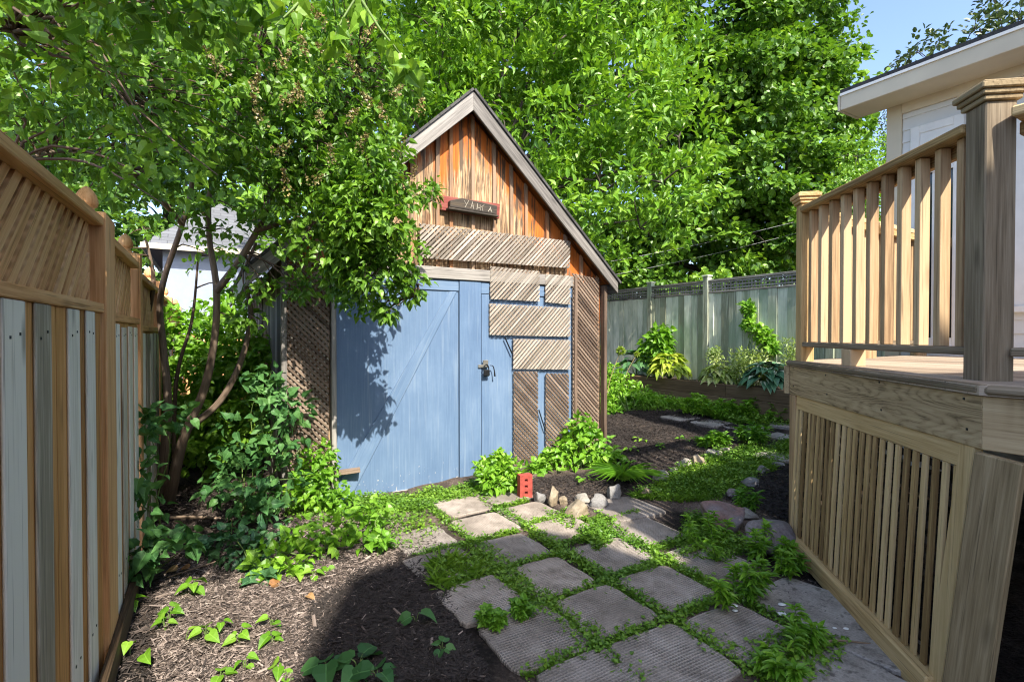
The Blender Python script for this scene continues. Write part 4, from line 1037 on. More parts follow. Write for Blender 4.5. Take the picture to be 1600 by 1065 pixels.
def joint(p, q, w, n, h0=.02, h1=.055):
    t = RNG.random(n); p = np.array(p); q = np.array(q)
    dens = .5 + .5 * np.sin(t * 9 + p[0] * 7 + p[1] * 5)
    keep = RNG.random(n) < .45 + .55 * dens; t = t[keep]; n = len(t)
    ab = p + (q - p) * t[:, None]; nn = np.array([-(q - p)[1], (q - p)[0]]); nn = nn / np.linalg.norm(nn)
    ab = ab + nn * (RNG.normal(0, w, n) * (0.6 + .8 * np.abs(np.sin(t * 13 + p[1] * 3))))[:, None]
    xyq = ab[:, :1] * E[:2] + ab[:, 1:] * D[:2]; g = toxyz(xyq, -.002)
    # bits of leafy ground cover and blades
    k = len(g) // 2
    b = blades(g[:k], h0, h1, .07); sets.append((*b, 0, RNG.random(k)))
    m = len(g) - k; a = RNG.uniform(0, 2 * math.pi, m); gg = g[k:].copy(); gg[:, 2] += RNG.uniform(0, h1 * .75, m)
    ax = np.column_stack([np.cos(a), np.sin(a), RNG.uniform(-.2, .9, m)]); nr = RNG.normal(0, .4, (m, 3)); nr[:, 2] += 1
    sets.append((gg, ax, nr, RNG.uniform(.012, .028, m), .42, 0, RNG.random(m)))
for a in (1.49, 1.945): joint((a, 1.15), (a + .06, 4.05), .024, 3800)
joint((1.45, 2.1), (1.52, 3.1), .045, 2000, .02, .06); joint((1.94, 1.9), (1.98, 3.0), .03, 1300, .02, .055); joint((1.5, 1.7), (1.47, 2.5), .04, 1500, .02, .055)
joint((2.40, 1.2), (2.45, 3.3), .024, 2800); joint((2.42, 1.8), (2.46, 2.9), .03, 800, .02, .05)
for (a0, a1, b) in ((1.10, 1.5, 1.77), (1.5, 2.4, 1.755), (1.5, 2.4, 2.20), (1.95, 2.9, 2.23), (1.5, 1.95, 2.64), (1.95, 2.45, 2.745), (1.1, 1.5, 2.64), (1.95, 2.4, 3.17), (1.98, 2.3, 3.60), (1.5, 1.9, 3.09), (2.4, 2.9, 2.38), (2.4, 2.9, 2.92), (1.1, 1.55, 3.08)):
    joint((a0, b), (a1, b + .01), .012 if b in (2.64, 3.09) else .016, int(1500 * (a1 - a0)))
def patch(px, n, h0, h1, leaf=.0, w=.07, l0=.015, l1=.03):
    q = toxyz(scatter(poly_g(px), n), -.004); k = int(n * (1 - leaf)); 
    f = .5 + .5 * np.sin(q[:, 0] * 11 + q[:, 1] * 7) * np.sin(q[:, 1] * 9 - q[:, 0] * 3); hs = .5 + .8 * f
    if k: 
        b = blades(q[:k], h0, h1, w); sets.append((b[0], b[1], b[2], b[3] * hs[:k], b[4], 0, RNG.random(k)))
    m = n - k
    if m:
        a = RNG.uniform(0, 2 * math.pi, m); gg = q[k:].copy(); gg[:, 2] += RNG.uniform(0, 1, m) * h1 * hs[k:]
        ax = np.column_stack([np.cos(a), np.sin(a), RNG.uniform(-.3, .9, m)]); nr = RNG.normal(0, .45, (m, 3)); nr[:, 2] += 1
        sets.append((gg, ax, nr, RNG.uniform(l0, l1, m), .42, 0, RNG.random(m)))
patch([(540, 780), (620, 772), (720, 756), (760, 750), (770, 768), (700, 785), (640, 800), (560, 800)], 7000, .02, .06, .6)
patch([(560, 800), (660, 790), (690, 830), (640, 860), (590, 850)], 1500, .02, .06, .6)
patch([(400, 790), (500, 770), (560, 790), (640, 800), (600, 830), (480, 815)], 1800, .02, .05, .7)
patch([(985, 775), (1040, 745), (1130, 702), (1240, 690), (1240, 715), (1190, 745), (1120, 780), (1060, 782), (1030, 778)], 13000, .03, .09, .35)
patch([(935, 640), (945, 600), (1010, 590), (1070, 615), (1090, 640), (1020, 642)], 7000, .04, .12, .7, l0=.02, l1=.05)
patch([(1070, 640), (1090, 618), (1240, 640), (1240, 668), (1150, 664)], 7000, .04, .12, .6, l0=.02, l1=.05)
patch([(925, 815), (940, 800), (990, 838), (1050, 878), (1000, 860), (950, 840)], 900, .03, .07, .4)
patch([(905, 830), (945, 820), (955, 850), (930, 862)], 1400, .03, .08, .4)
patch([(680, 880), (740, 872), (760, 900), (700, 925), (672, 915)], 650, .05, .13, .2)
patch([(850, 800), (900, 805), (900, 830), (862, 818)], 700, .02, .05, .5)
patch([(1055, 850), (1070, 800), (1130, 800), (1180, 860), (1130, 880), (1070, 872)], 2600, .03, .08, .5)
patch([(1150, 1010), (1240, 985), (1330, 1000), (1300, 1064), (1190, 1064)], 1300, .02, .06, .6)
o = multi_leaf('grass', sets, M_grass)
# rough grass and undergrowth outside the tended part
M_wild = leaf_mat('wild_undergrowth', (.06, .14, .015), (.11, .25, .03), (.20, .36, .06), .35)
sets = []
patch([(215, 720), (250, 640), (300, 600), (420, 600), (430, 720), (330, 740)], 5000, .1, .35, .7, w=.04, l0=.04, l1=.09)
multi_leaf('undergrowth', sets, M_wild)

# ------------------------------------------------------------------ stones
def stone_mat(name, c, c2):
    m, nt, bs, out = new_mat(name); tc = nd(nt, 'TexCoord').outputs['Object']
    n1 = noise(nt, tc, 9, 6, .7); n2 = noise(nt, tc, 60, 4, .7); n3 = noise(nt, tc, 4, 2)
    nt.links.new(mixc(nt, ramp(nt, n3, [(.42, (0, 0, 0)), (.62, (1, 1, 1))]), ramp(nt, mathn(nt, 'ADD', mathn(nt, 'MULTIPLY', n1, .55), mathn(nt, 'MULTIPLY', n2, .45)), [(.32, tuple(v * .45 for v in c)), (.5, c), (.7, tuple(min(1, v * 1.5) for v in c))]), ramp(nt, n1, [(.3, tuple(v * .5 for v in c2)), (.7, tuple(min(1, v * 1.3) for v in c2))])), bs.inputs['Base Color'])
    bs.inputs['Roughness'].default_value = .85; bump(nt, bs, mathn(nt, 'ADD', n1, mathn(nt, 'MULTIPLY', n2, .5)), .8, .015); return m
M_st = {'tan': stone_mat('tan_fieldstone', (.27, .21, .135), (.34, .29, .22)), 'gray': stone_mat('grey_fieldstone', (.24, .23, .22), (.15, .14, .13)), 'red': stone_mat('reddish_granite', (.26, .15, .125), (.22, .19, .19)), 'violet': stone_mat('violet_grey_boulder', (.24, .20, .195), (.15, .13, .13)), 'pale': stone_mat('pale_limestone', (.31, .285, .245), (.22, .19, .155))}
import bmesh
def stone(px, py, wpx, hpx, kind, label, depth=.9, group=None, seed=0):
    g = G(px, py); sc = g[1] / 800.0; w = wpx * sc / 2; h = hpx * sc
    bm = bmesh.new(); bmesh.ops.create_icosphere(bm, subdivisions=4, radius=1.0)
    rg = np.random.default_rng(seed + int(px * 3 + py)); cut = [(_n(rg.normal(size=(1, 3)))[0], rg.uniform(.52, .85)) for _ in range(14)]
    ph = rg.uniform(0, 6, 6)
    for v in bm.verts:
        p = np.array(v.co)
        for nn, c in cut:
            d_ = p.dot(nn) - c
            if d_ > 0: p = p - nn * d_ * .94
        p *= 1 + .05 * math.sin(5 * p[0] + ph[0]) + .045 * math.sin(6 * p[1] + ph[1]) + .035 * math.sin(11 * p[2] + ph[2] + 4 * p[0]) + .015 * math.sin(23 * p[0] + 19 * p[1] + ph[3])
        v.co = Vector((p[0] * w, p[1] * w * depth, p[2] * h * .62 + h * .38))
    me = bpy.data.meshes.new('stone'); bm.to_mesh(me); bm.free()
    o = link('edging_stone' if wpx < 90 else 'boulder', me, M_st[kind], None, smooth=True); o.location = Vector(g) + Vector((0, 0, -.012 - (h * .12 if wpx < 65 else 0))); o.rotation_euler = (0, 0, rg.uniform(0, 6.28) if depth > .8 else TH)
    return tag(o, label, 'stone', group)
SG = 'edging stones of the flower beds'
for s in [(864, 785, 22, 30, 'tan', 'upright cream stone right behind the red brick'), (843, 782, 20, 24, 'gray', 'small brownish stone touching the right side of the red brick'), (880, 784, 18, 16, 'tan', 'small round stone between the upright cream stone and the big tan rock'),
          (903, 804, 50, 31, 'tan', 'big tan and white rock in front of the dark mulch corner'), (912, 783, 30, 16, 'pale', 'flat pale stone lying behind the big tan rock'), (938, 790, 36, 28, 'gray', 'grey square stone at the bed corner by the striped shadow'), (958, 775, 26, 30, 'gray', 'shaded dark stone at the tip of the bed, right of the grey square one'),
          (1008, 770, 22, 14, 'tan', 'orange tinged stone in the plants left of the small stone row'), (1034, 748, 30, 18, 'pale', 'pale stone, leftmost in the row along the mulch'), (1052, 738, 22, 14, 'pale', 'second pale stone from the left in the row along the mulch'), (1068, 730, 26, 20, 'pale', 'rounded cream stone in the middle of the row along the mulch'),
          (1090, 726, 28, 20, 'tan', 'tan stone right of the rounded cream one in the mulch row'), (1116, 712, 26, 18, 'pale', 'sunlit stone near the right end of the mulch row'), (1132, 706, 20, 12, 'pale', 'small pale stone at the right end of the mulch row'),
          (1190, 738, 26, 15, 'gray', 'grey stone at the far end of the dark bed beside the deck'), (1174, 757, 36, 15, 'gray', 'long low grey stone edging the dark bed beside the deck'), (1150, 772, 34, 16, 'violet', 'flat stone behind the reddish boulder'), (1214, 727, 24, 12, 'gray', 'last small stone of the dark bed next to the deck post'),
          (1168, 806, 40, 16, 'pale', 'white flat stone wedged between two boulders')]:
    stone(*s, group=SG)
stone(1126, 820, 82, 46, 'red', 'reddish rounded boulder at the left end of the dark bed', .85)
stone(1206, 854, 100, 56, 'violet', 'large violet grey boulder beside the deck post', .7, seed=3)

# ------------------------------------------------------------------ brick standing on end
g = G(820, 776); bt = thing('red_brick', 'red brick standing on end with three holes beside the path', 'brick', g)
u = np.array([.93, .36, 0]); u /= np.linalg.norm(u); vv = np.array([-u[1], u[0], 0])
bm = MB(); hw, hd, hh = .057, .032, .195
def brick_face():
    hs = [(.045), (.098), (.150)]; r = .011
    col = []
    # front built as a frame around three square holes
    zs = [0] + sum([[h - r, h + r] for h in hs], []) + [hh]
    for i in range(len(zs) - 1):
        z0, z1 = zs[i], zs[i + 1]
        if i % 2 == 0: segs = [(-hw, hw)]
        else: segs = [(-hw, -.014), (.014, hw)]
        for (x0, x1) in segs:
            bm.obox(g + u * (x0 + x1) / 2 + Z * (z0 + z1) / 2, (u, vv, Z), ((x1 - x0) / 2, hd, (z1 - z0) / 2 - .00005), 2, .5)
    bm.obox(g + vv * (hd * .5) + Z * hh / 2, (u, vv, Z), (hw * .97, .004, hh * .49), 2, .5)
brick_face(); bm.build('brick_body', M_brick, bt)

# ------------------------------------------------------------------ litter and dead leaves
M_dead = leaf_mat('dead_leaf', (.22, .10, .04), (.30, .16, .07), (.40, .25, .13), .2); M_scrap = plain('white_scrap', (.75, .75, .73), .6, bmp=0)
for i, (px, py, L, lab) in enumerate([(422, 920, .075, 'curled orange dead leaf on the sunny mulch'), (278, 893, .06, 'dry tan leaf on the shaded mulch near the lilac'), (297, 890, .05, 'small dry leaf beside another one near the lilac'), (480, 935, .05, 'brown leaf scrap where sun meets shade on the mulch')]):
    g = G(px, py) + Z * .02; a = random.uniform(0, 6)
    me = leaf_mesh('dead_leaf', np.array([g]), np.array([[math.cos(a), math.sin(a), .25]]), np.array([[.3, -.3, 1]]), L, .42, 2, np.array([random.random()]), .5)
    o = link('dead_leaf', me, M_dead); own_origin(o); tag(o, lab, 'leaf', 'dead leaves on the mulch')
for (px, py, s, lab) in [(1149, 957, .02, 'round white scrap on the paver by the weeds'), (1147, 949, .028, 'flat white scrap beside the round one on the paver'), (1222, 947, .03, 'white paper scrap on the mossy slab'), (1222, 962, .035, 'crumpled blue white scrap at the edge of the mossy slab'), (1322, 985, .018, 'small white pebble near the deck kick board'), (1304, 984, .014, 'tiny grey pebble near the deck kick board')]:
    g = G(px, py) + Z * .012; bm = bmesh.new(); bmesh.ops.create_icosphere(bm, subdivisions=2, radius=1)
    for v in bm.verts: v.co = Vector((v.co.x * s * .6 * (1 + .3 * random.random()), v.co.y * s * .45 * (1 + .3 * random.random()), v.co.z * s * .18))
    me = bpy.data.meshes.new('scrap'); bm.to_mesh(me); bm.free(); o = link('litter_scrap', me, M_scrap); o.location = Vector(g); tag(o, lab, 'litter', 'white scraps on the slabs')
M_twig = wood('dry_twig', (.10, .06, .04), (.22, .15, .10), (.34, .25, .18), knots=0)
for (pp, r, lab) in [([(262, 905), (330, 885), (400, 858), (450, 845)], .004, 'long thin dry twig across the mulch by the lilac'), ([(240, 812), (300, 812), (360, 812)], .012, 'cut dead branch lying at the foot of the lilac'), ([(1270, 1010), (1310, 1008), (1360, 1007)], .005, 'dark twig lying on the slabs by the deck')]:
    tb = TB(); tb.add([G(x, y) + Z * (.014 + .01 * math.sin(i * 2)) for i, (x, y) in enumerate(pp)], [r, r, r * .7], 6, 4); o = tb.build('fallen_twig', M_twig); own_origin(o); tag(o, lab, 'twig')
# ------------------------------------------------------------------ foliage helpers
M_bark = wood('lilac_bark', (.045, .03, .022), (.13, .09, .065), (.24, .18, .135), tint=.2, knots=.2, grain=.5, bs_=.7)
M_bark2 = wood('dark_bark', (.02, .016, .013), (.06, .048, .038), (.12, .10, .08), tint=.2, knots=.2, grain=.4, bs_=.8)
M_stem = plain('green_stem', (.13, .20, .05), .6, bmp=0); M_stem2 = plain('straw_stem', (.30, .22, .10), .7, bmp=0)
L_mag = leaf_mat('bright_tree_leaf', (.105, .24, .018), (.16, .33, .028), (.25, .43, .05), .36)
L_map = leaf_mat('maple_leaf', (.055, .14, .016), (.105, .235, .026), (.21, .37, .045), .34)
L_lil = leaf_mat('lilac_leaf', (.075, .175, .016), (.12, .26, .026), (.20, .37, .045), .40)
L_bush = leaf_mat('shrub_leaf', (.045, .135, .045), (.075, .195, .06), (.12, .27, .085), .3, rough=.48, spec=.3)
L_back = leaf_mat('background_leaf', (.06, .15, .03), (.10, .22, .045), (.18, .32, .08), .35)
L_dark = leaf_mat('dark_tree_leaf', (.03, .06, .02), (.05, .09, .03), (.10, .14, .05), .25)
L_vine = leaf_mat('vine_leaf', (.11, .27, .015), (.17, .37, .03), (.26, .47, .06), .38)
L_weed = leaf_mat('weed_leaf', (.10, .25, .016), (.16, .36, .028), (.25, .46, .055), .4)
L_hblue = leaf_mat('blue_green_leaf', (.05, .14, .065), (.08, .20, .09), (.13, .27, .12), .3)
L_hgold = leaf_mat('gold_leaf', (.20, .32, .03), (.30, .41, .05), (.42, .50, .09), .35)
L_hvar = leaf_mat('variegated_leaf', (.22, .34, .06), (.34, .44, .12), (.52, .58, .28), .35)
L_seed = leaf_mat('seed_bits', (.10, .065, .03), (.22, .17, .06), (.36, .31, .12), .12)
def edged_leaf():
    m, nt, bs, out = new_mat('white_edged_leaf'); lx = attr(nt, 'lx').outputs['Fac']; lv = attr(nt, 'lv').outputs['Fac']
    c = mixc(nt, ramp(nt, lx, [(.62, (0, 0, 0)), (.80, (1, 1, 1))]), ramp(nt, lv, [(0, (.035, .11, .055)), (1, (.07, .18, .08))]), (.55, .60, .42))
    nt.links.new(c, bs.inputs['Base Color']); bs.inputs['Roughness'].default_value = .45; return m
L_hedge = edged_leaf()

def ellip(n, shell=.5):
    u = rnd_dir(n); r = (shell ** 3 + (1 - shell ** 3) * RNG.random(n)) ** (1 / 3); return u, u * r[:, None]
def clumps(blobs, per, rad, flat=.75, shell=.75):
    """blobs: (centre, radius). Sub-clumps over each blob's surface -> centres, radii, outward"""
    C, Rr, O = [], [], []
    for c, r in blobs:
        k = max(4, int(per * r * r)); u, p = ellip(k, shell)
        C.append(np.asarray(c) + p * r); Rr.append(np.full(k, 1.0) * rad * RNG.uniform(.7, 1.3, k)); O.append(u)
    return np.concatenate(C), np.concatenate(Rr), np.concatenate(O)
def spray_leaves(C, Rr, O, per, up=.55, droop=0.0, flat=.6, jitter=.55):
    """leaves gathered around sub-clumps; tips point away from the clump centre and upward, blades face the sky and outward"""
    n = len(C) * per; idx = np.repeat(np.arange(len(C)), per); u, p = ellip(n, .25)
    p = p * Rr[idx][:, None]; p[:, 2] *= flat
    pos = C[idx] + p
    ax = u * .7 + O[idx] * .55 + RNG.normal(0, jitter, (n, 3)); ax[:, 2] += up * .5 - droop
    nr = O[idx] * .55 + RNG.normal(0, .42, (n, 3)); nr[:, 2] += .8
    lv = np.clip(.5 + .28 * RNG.normal(size=n) + .55 * (RNG.random(len(C))[idx] - .5), 0, 1)
    return pos, ax, nr, lv
def limb_path(p, q, wob=.12, n=5):
    p = np.asarray(p, float); q = np.asarray(q, float); L = np.linalg.norm(q - p); pts = [p]
    for t in np.linspace(0, 1, n)[1:-1]: pts.append(p + (q - p) * t + RNG.normal(0, wob * L * .25, 3) + Z * (.10 * L * math.sin(math.pi * t)))
    return pts + [q]
def tree(name, label, cat, base, blobs, per, crad, leaves_per, L, wr, lod, lmat, trunk_r, bark=None, group=None, up=.55, droop=0, fork=.35, flat=.6, keep=None, nlimb=8):
    bark = bark or M_bark2
    root = thing(name, label, cat, base, group)
    base = np.asarray(base, float); top = np.mean([c for c, r in blobs], axis=0); H = top[2] - base[2]
    f = base + (top - base) * fork; f[:2] = base[:2] + (top[:2] - base[:2]) * fork * .6
    tb = TB(); tb.add([base - Z * .1, base + (f - base) * .5 + RNG.normal(0, .05, 3) * trunk_r * 4 * np.array([1, 1, 0]), f, f + (top - f) * .55, top], [trunk_r * 1.25, trunk_r, trunk_r * .85, trunk_r * .5, trunk_r * .15], 10, 5); tb.build('trunk', bark, root)
    tb = TB(); order = RNG.permutation(len(blobs))[:nlimb * 2]
    for k in order:
        c, r = blobs[k]; s = f + (top - f) * RNG.uniform(0, .5); tb.add(limb_path(s, np.asarray(c) + Z * r * .2), [trunk_r * .42, trunk_r * .3, trunk_r * .2, trunk_r * .12, trunk_r * .05], 6, 3)
        for _ in range(3):
            uu = rnd_dir(1)[0]; tb.add(limb_path(np.asarray(c), np.asarray(c) + uu * r * .8), [trunk_r * .12, trunk_r * .1, trunk_r * .07, trunk_r * .05, trunk_r * .02], 5, 2)
    tb.build('limbs', bark, root)
    C, Rr, O = clumps(blobs, per, crad)
    pos, ax, nr, lv = spray_leaves(C, Rr, O, leaves_per, up, droop, flat)
    if keep is not None: m = keep(pos); pos, ax, nr, lv = pos[m], ax[m], nr[m], lv[m]
    n = len(pos); me = leaf_mesh('crown', pos, ax, nr, L * RNG.uniform(.7, 1.2, n), wr, lod, lv, .2); link('crown', me, lmat, root)
    return root
def pxblobs(lst): return [(P(x, y, Y), r / 800.0 * Y) for (x, y, Y, r) in lst]

# ------------------------------------------------------------------ background trees
mag = pxblobs([(590, 140, 8.7, 95), (690, 60, 9.2, 120), (810, 70, 9.4, 125), (930, 50, 9.6, 125), (860, 190, 9.0, 105), (970, 170, 9.0, 100), (1035, 285, 8.9, 72), (940, 300, 8.7, 90), (1000, 355, 8.8, 62), (870, 320, 9.0, 70), (780, 170, 9.2, 85), (1030, 120, 9.7, 78), (560, 260, 9.0, 90), (470, 320, 8.9, 80), (500, 60, 9.4, 110), (640, -80, 9.6, 130), (800, -90, 9.9, 150), (960, -80, 10, 130), (700, 180, 9.6, 90), (940, 395, 9.0, 36), (1060, 215, 8.9, 55)])
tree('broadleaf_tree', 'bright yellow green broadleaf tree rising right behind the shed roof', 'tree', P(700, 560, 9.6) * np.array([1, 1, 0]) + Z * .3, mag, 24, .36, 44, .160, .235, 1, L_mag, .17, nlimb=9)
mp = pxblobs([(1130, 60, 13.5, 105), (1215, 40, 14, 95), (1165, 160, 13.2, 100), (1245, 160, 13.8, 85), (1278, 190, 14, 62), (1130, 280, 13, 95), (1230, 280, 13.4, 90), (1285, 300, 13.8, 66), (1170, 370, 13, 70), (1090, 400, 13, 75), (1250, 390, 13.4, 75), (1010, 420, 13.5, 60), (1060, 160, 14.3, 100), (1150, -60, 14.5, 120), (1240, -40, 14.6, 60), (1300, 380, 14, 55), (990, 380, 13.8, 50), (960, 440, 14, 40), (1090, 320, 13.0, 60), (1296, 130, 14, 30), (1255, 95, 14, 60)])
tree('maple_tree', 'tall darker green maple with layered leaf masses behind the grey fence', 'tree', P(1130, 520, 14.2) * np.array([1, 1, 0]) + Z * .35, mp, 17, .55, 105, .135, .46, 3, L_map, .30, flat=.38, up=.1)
tp = pxblobs([(1260, 15, 16.5, 48), (1300, 5, 16.5, 38), (1306, 58, 16.5, 26), (1270, -60, 16.5, 60), (1330, -20, 16.5, 28), (1290, 90, 16.4, 26)])
tree('ash_tree', 'loose airy treetop with thin limbs showing against the sky above the maple', 'tree', P(1240, 520, 16.6) * np.array([1, 1, 0]) + Z * .35, tp, 9, .45, 40, .13, .36, 3, L_map, .2, flat=.6)
sb = pxblobs([(1338, 245, 10.5, 44), (1320, 300, 10.5, 40), (1365, 275, 10.5, 36), (1385, 235, 11, 30), (1300, 340, 10.5, 40), (1350, 330, 10.5, 44), (1395, 300, 10.8, 40)])
tree('young_tree', 'light green young tree between the maple and the house corner', 'tree', P(1345, 520, 10.6) * np.array([1, 1, 0]) + Z * .35, sb, 26, .28, 40, .085, .34, 0, L_mag, .06)
lo = pxblobs([(1390, 200, 15, 34), (1415, 230, 15, 30), (1400, 270, 15, 36), (1370, 190, 15, 26), (1440, 200, 15, 40)])
tree('locust_tree', 'feathery olive foliage of a tree seen under the house eave', 'tree', P(1420, 520, 15) * np.array([1, 1, 0]) + Z * .35, lo, 14, .4, 70, .09, .25, 0, L_dark, .12)
hs_t = pxblobs([(1432, 82, 19, 24), (1470, 72, 19, 22), (1520, 50, 19, 28), (1560, 20, 19, 30), (1590, 40, 19, 40), (1600, -10, 19, 40), (1545, 60, 19, 22)])
tree('distant_tree', 'dark sparse tree tips showing above the house roof', 'tree', P(1640, 520, 19.5) * np.array([1, 1, 0]) + Z * .35, hs_t, 7, .45, 24, .20, .30, 3, L_dark, .2)
for (lst, base, lab) in [
    ([(60, 120, 15, 110), (120, 240, 15, 90), (40, 280, 14.5, 110), (150, 100, 15.5, 90), (110, 340, 14.5, 70), (0, 200, 14, 120)], (80, 15), 'leafy background tree furthest left behind the cedar fence'),
    ([(240, 180, 18, 80), (300, 260, 18, 75), (220, 330, 17.5, 70), (340, 180, 18.5, 80), (290, 60, 18.5, 100), (200, 400, 17, 55), (245, 395, 17, 50)], (270, 18), 'pale green background tree standing behind the neighbour garage'),
    ([(400, 60, 16, 110), (440, 190, 16, 100), (380, 280, 16, 85), (470, 300, 16, 90), (340, 330, 16.5, 55), (420, -60, 16.5, 120)], (430, 16.3), 'background tree between the garage roof and the shed'),
    ([(600, 60, 13.5, 130), (720, 140, 13.5, 110), (820, 30, 13.5, 130), (900, 180, 13.5, 110), (960, 300, 13.5, 80), (860, 320, 13.5, 70), (1000, 90, 13.8, 90), (620, 220, 13.5, 90), (740, -70, 13.8, 120), (920, -60, 13.8, 120)], (800, 13.8), 'added dark foliage standing in for the shaded inside of the bright broadleaf tree'),  # added tree, paints the dark crown interior behind the gaps
    ([(840, 400, 17, 70), (930, 430, 17, 60), (1000, 440, 17, 60), (1080, 420, 17, 70), (1180, 420, 17, 70), (960, 370, 17, 60), (1130, 360, 17, 70), (1040, 360, 17, 60), (1240, 430, 17, 60)], (980, 17.3), 'low dark tree row glimpsed between the shed eave and the grey fence')]:
    tree('background_tree', lab, 'tree', P(base[0], 520, base[1]) * np.array([1, 1, 0]) + Z * .3, pxblobs(lst), 8, .7, 60, .19, .42, 3, L_back if base[0] not in (980, 800) else L_map, .2, group='trees beyond the yard')

# ------------------------------------------------------------------ the lilac
lil = thing('lilac_tree', 'large multi-stemmed lilac with old seed heads leaning over the path and shed doors', 'tree', G(250, 775))
g0 = G(250, 778)
def LP(px, py, Y): return P(px, py, Y)
stems = [
 ([g0 + Z * -.05, LP(262, 640, 4.10), LP(255, 540, 4.05), LP(250, 480, 4.0), LP(258, 430, 3.9), LP(285, 350, 3.75), LP(300, 270, 3.6), LP(270, 160, 3.4), LP(230, 60, 3.2)], [.042, .031, .025, .023, .021, .018, .016, .012, .006]),
 ([g0 + np.array([.10, -.05, -.05]), LP(285, 690, 4.0), LP(318, 610, 3.95), LP(335, 530, 3.9), LP(338, 450, 3.85), LP(327, 370, 3.8), LP(330, 290, 3.7), LP(370, 190, 3.5), LP(400, 80, 3.3)], [.048, .036, .031, .026, .024, .020, .018, .012, .006]),
 ([LP(300, 665, 4.0), LP(345, 625, 4.05), LP(378, 560, 4.1), LP(392, 490, 4.1), LP(382, 430, 4.0), LP(400, 380, 3.95)], [.028, .026, .023, .02, .016, .011]),
 ([LP(338, 455, 3.85), LP(372, 410, 3.8), LP(402, 360, 3.75), LP(430, 300, 3.65), LP(470, 250, 3.6), LP(540, 150, 3.6), LP(560, 90, 3.6)], [.028, .024, .022, .018, .014, .010, .005]),
 ([LP(402, 360, 3.75), LP(460, 345, 3.65), LP(520, 350, 3.6), LP(580, 380, 3.55), LP(640, 430, 3.6), LP(662, 465, 3.65)], [.018, .014, .011, .009, .006, .003]),
 ([LP(430, 300, 3.65), LP(500, 270, 3.75), LP(570, 280, 3.85), LP(640, 300, 3.95), LP(690, 320, 4.05)], [.014, .011, .009, .006, .003]),
 ([LP(285, 350, 3.75), LP(240, 300, 3.4), LP(180, 250, 2.9), (LP(110, 235, 2.4)), LP(30, 250, 2.0)], [.02, .018, .015, .011, .006]),
 ([LP(300, 270, 3.6), LP(240, 190, 3.0), LP(160, 130, 2.5), LP(90, 60, 2.1), LP(20, 50, 1.8)], [.016, .014, .011, .009, .004]),
 ([g0 + np.array([-.02, .12, -.05]), LP(235, 640, 4.35), LP(228, 520, 4.3), LP(240, 440, 4.2), LP(225, 360, 4.1)], [.03, .024, .02, .016, .008]),
 ([g0 + np.array([.05, .1, -.05]), LP(275, 600, 4.3), LP(300, 500, 4.35), LP(310, 400, 4.3)], [.02, .016, .012, .008]),
]
for pts, rad in stems: TB().add(pts, rad, 9, 6).build('stem', M_bark, lil)
tb = TB(); lb = [  # crown masses: px, py, distance, radius px, density
 (60, 70, 1.9, 120, 1.0), (170, 40, 2.1, 110, 1), (110, 160, 2.3, 105, 1), (30, 190, 2.1, 70, .6), (250, 120, 2.6, 105, 1), (200, 210, 2.8, 80, .8), (300, 60, 2.8, 100, 1), (330, 180, 3.1, 95, 1), (270, 260, 3.3, 70, .7), (150, 280, 3.0, 55, .45),
 (410, 70, 3.2, 105, 1), (420, 180, 3.3, 95, 1), (390, 270, 3.5, 70, .9), (500, 130, 3.5, 95, 1), (500, 230, 3.6, 85, 1.1), (470, 310, 3.7, 64, .7), (580, 210, 3.75, 62, 1), (570, 290, 3.75, 66, .85), (530, 370, 3.6, 58, .75), (596, 360, 3.6, 50, .9), (632, 305, 3.8, 34, .6), (470, 385, 3.6, 40, .35), (590, 425, 3.5, 44, 1.1), (620, 400, 3.5, 36, .8), (645, 445, 3.6, 26, .8), (560, 465, 3.6, 26, .7), (600, 485, 3.6, 18, .6), (575, 250, 3.35, 60, .8), (560, 300, 3.4, 50, .8), (592, 300, 3.3, 42, .7), (606, 345, 3.28, 32, .7), (560, 410, 3.45, 40, 1.0), (545, 400, 3.5, 38, 1.0), (540, 448, 3.75, 24, .8), (556, 350, 3.3, 34, .9), (534, 420, 3.6, 26, .8), (578, 350, 3.35, 42, .9), (520, 330, 3.4, 40, .7), (668, 300, 4.1, 16, .4), (540, 50, 3.4, 80, .9), (340, 330, 3.7, 50, .5), (160, -40, 1.35, 120, 1.0), (270, -50, 1.4, 115, .9), (350, -40, 1.6, 100, .8), (60, -30, 1.5, 110, .8), (230, 250, 1.75, 60, .22), (300, 235, 1.85, 60, .22), (190, 150, 1.55, 70, .3), (270, 300, 1.9, 40, .18), (420, 360, 3.7, 36, .35), (400, 440, 3.85, 30, .4), (620, 120, 3.7, 42, .8), (470, 450, 3.9, 24, .5), (215, 370, 4.0, 40, .35), (380, 500, 3.9, 25, .35), (330, 410, 4.2, 50, .25)]
C, Rr, O = [], [], []
for (x, y, Y, r, dn) in lb:
    c = P(x, y, Y); rm = r / 800 * Y; k = int(dn * (16 + 80 * rm * rm * 4)); u, p = ellip(k, .3)
    C.append(c + p * rm * np.array([1, 1.0, 1])); O.append(u); Rr.append(np.full(k, .08))
DAPPLE = [(-.72, .89, 2.7, .22), (-.32, .84, 2.7, .2), (.08, .99, 2.75, .18), (-.87, .54, 2.7, .22), (-.55, .7, 2.8, .2), (-.1, .95, 2.6, .12)]   # unseen leaf masses added above the viewpoint to dapple the mulch
for (x, y, z, r) in DAPPLE:
    k = int(700 * r * r); u, p = ellip(k, .2); C.append(np.array([x, y, z]) + p * r); O.append(u); Rr.append(np.full(k, .08))
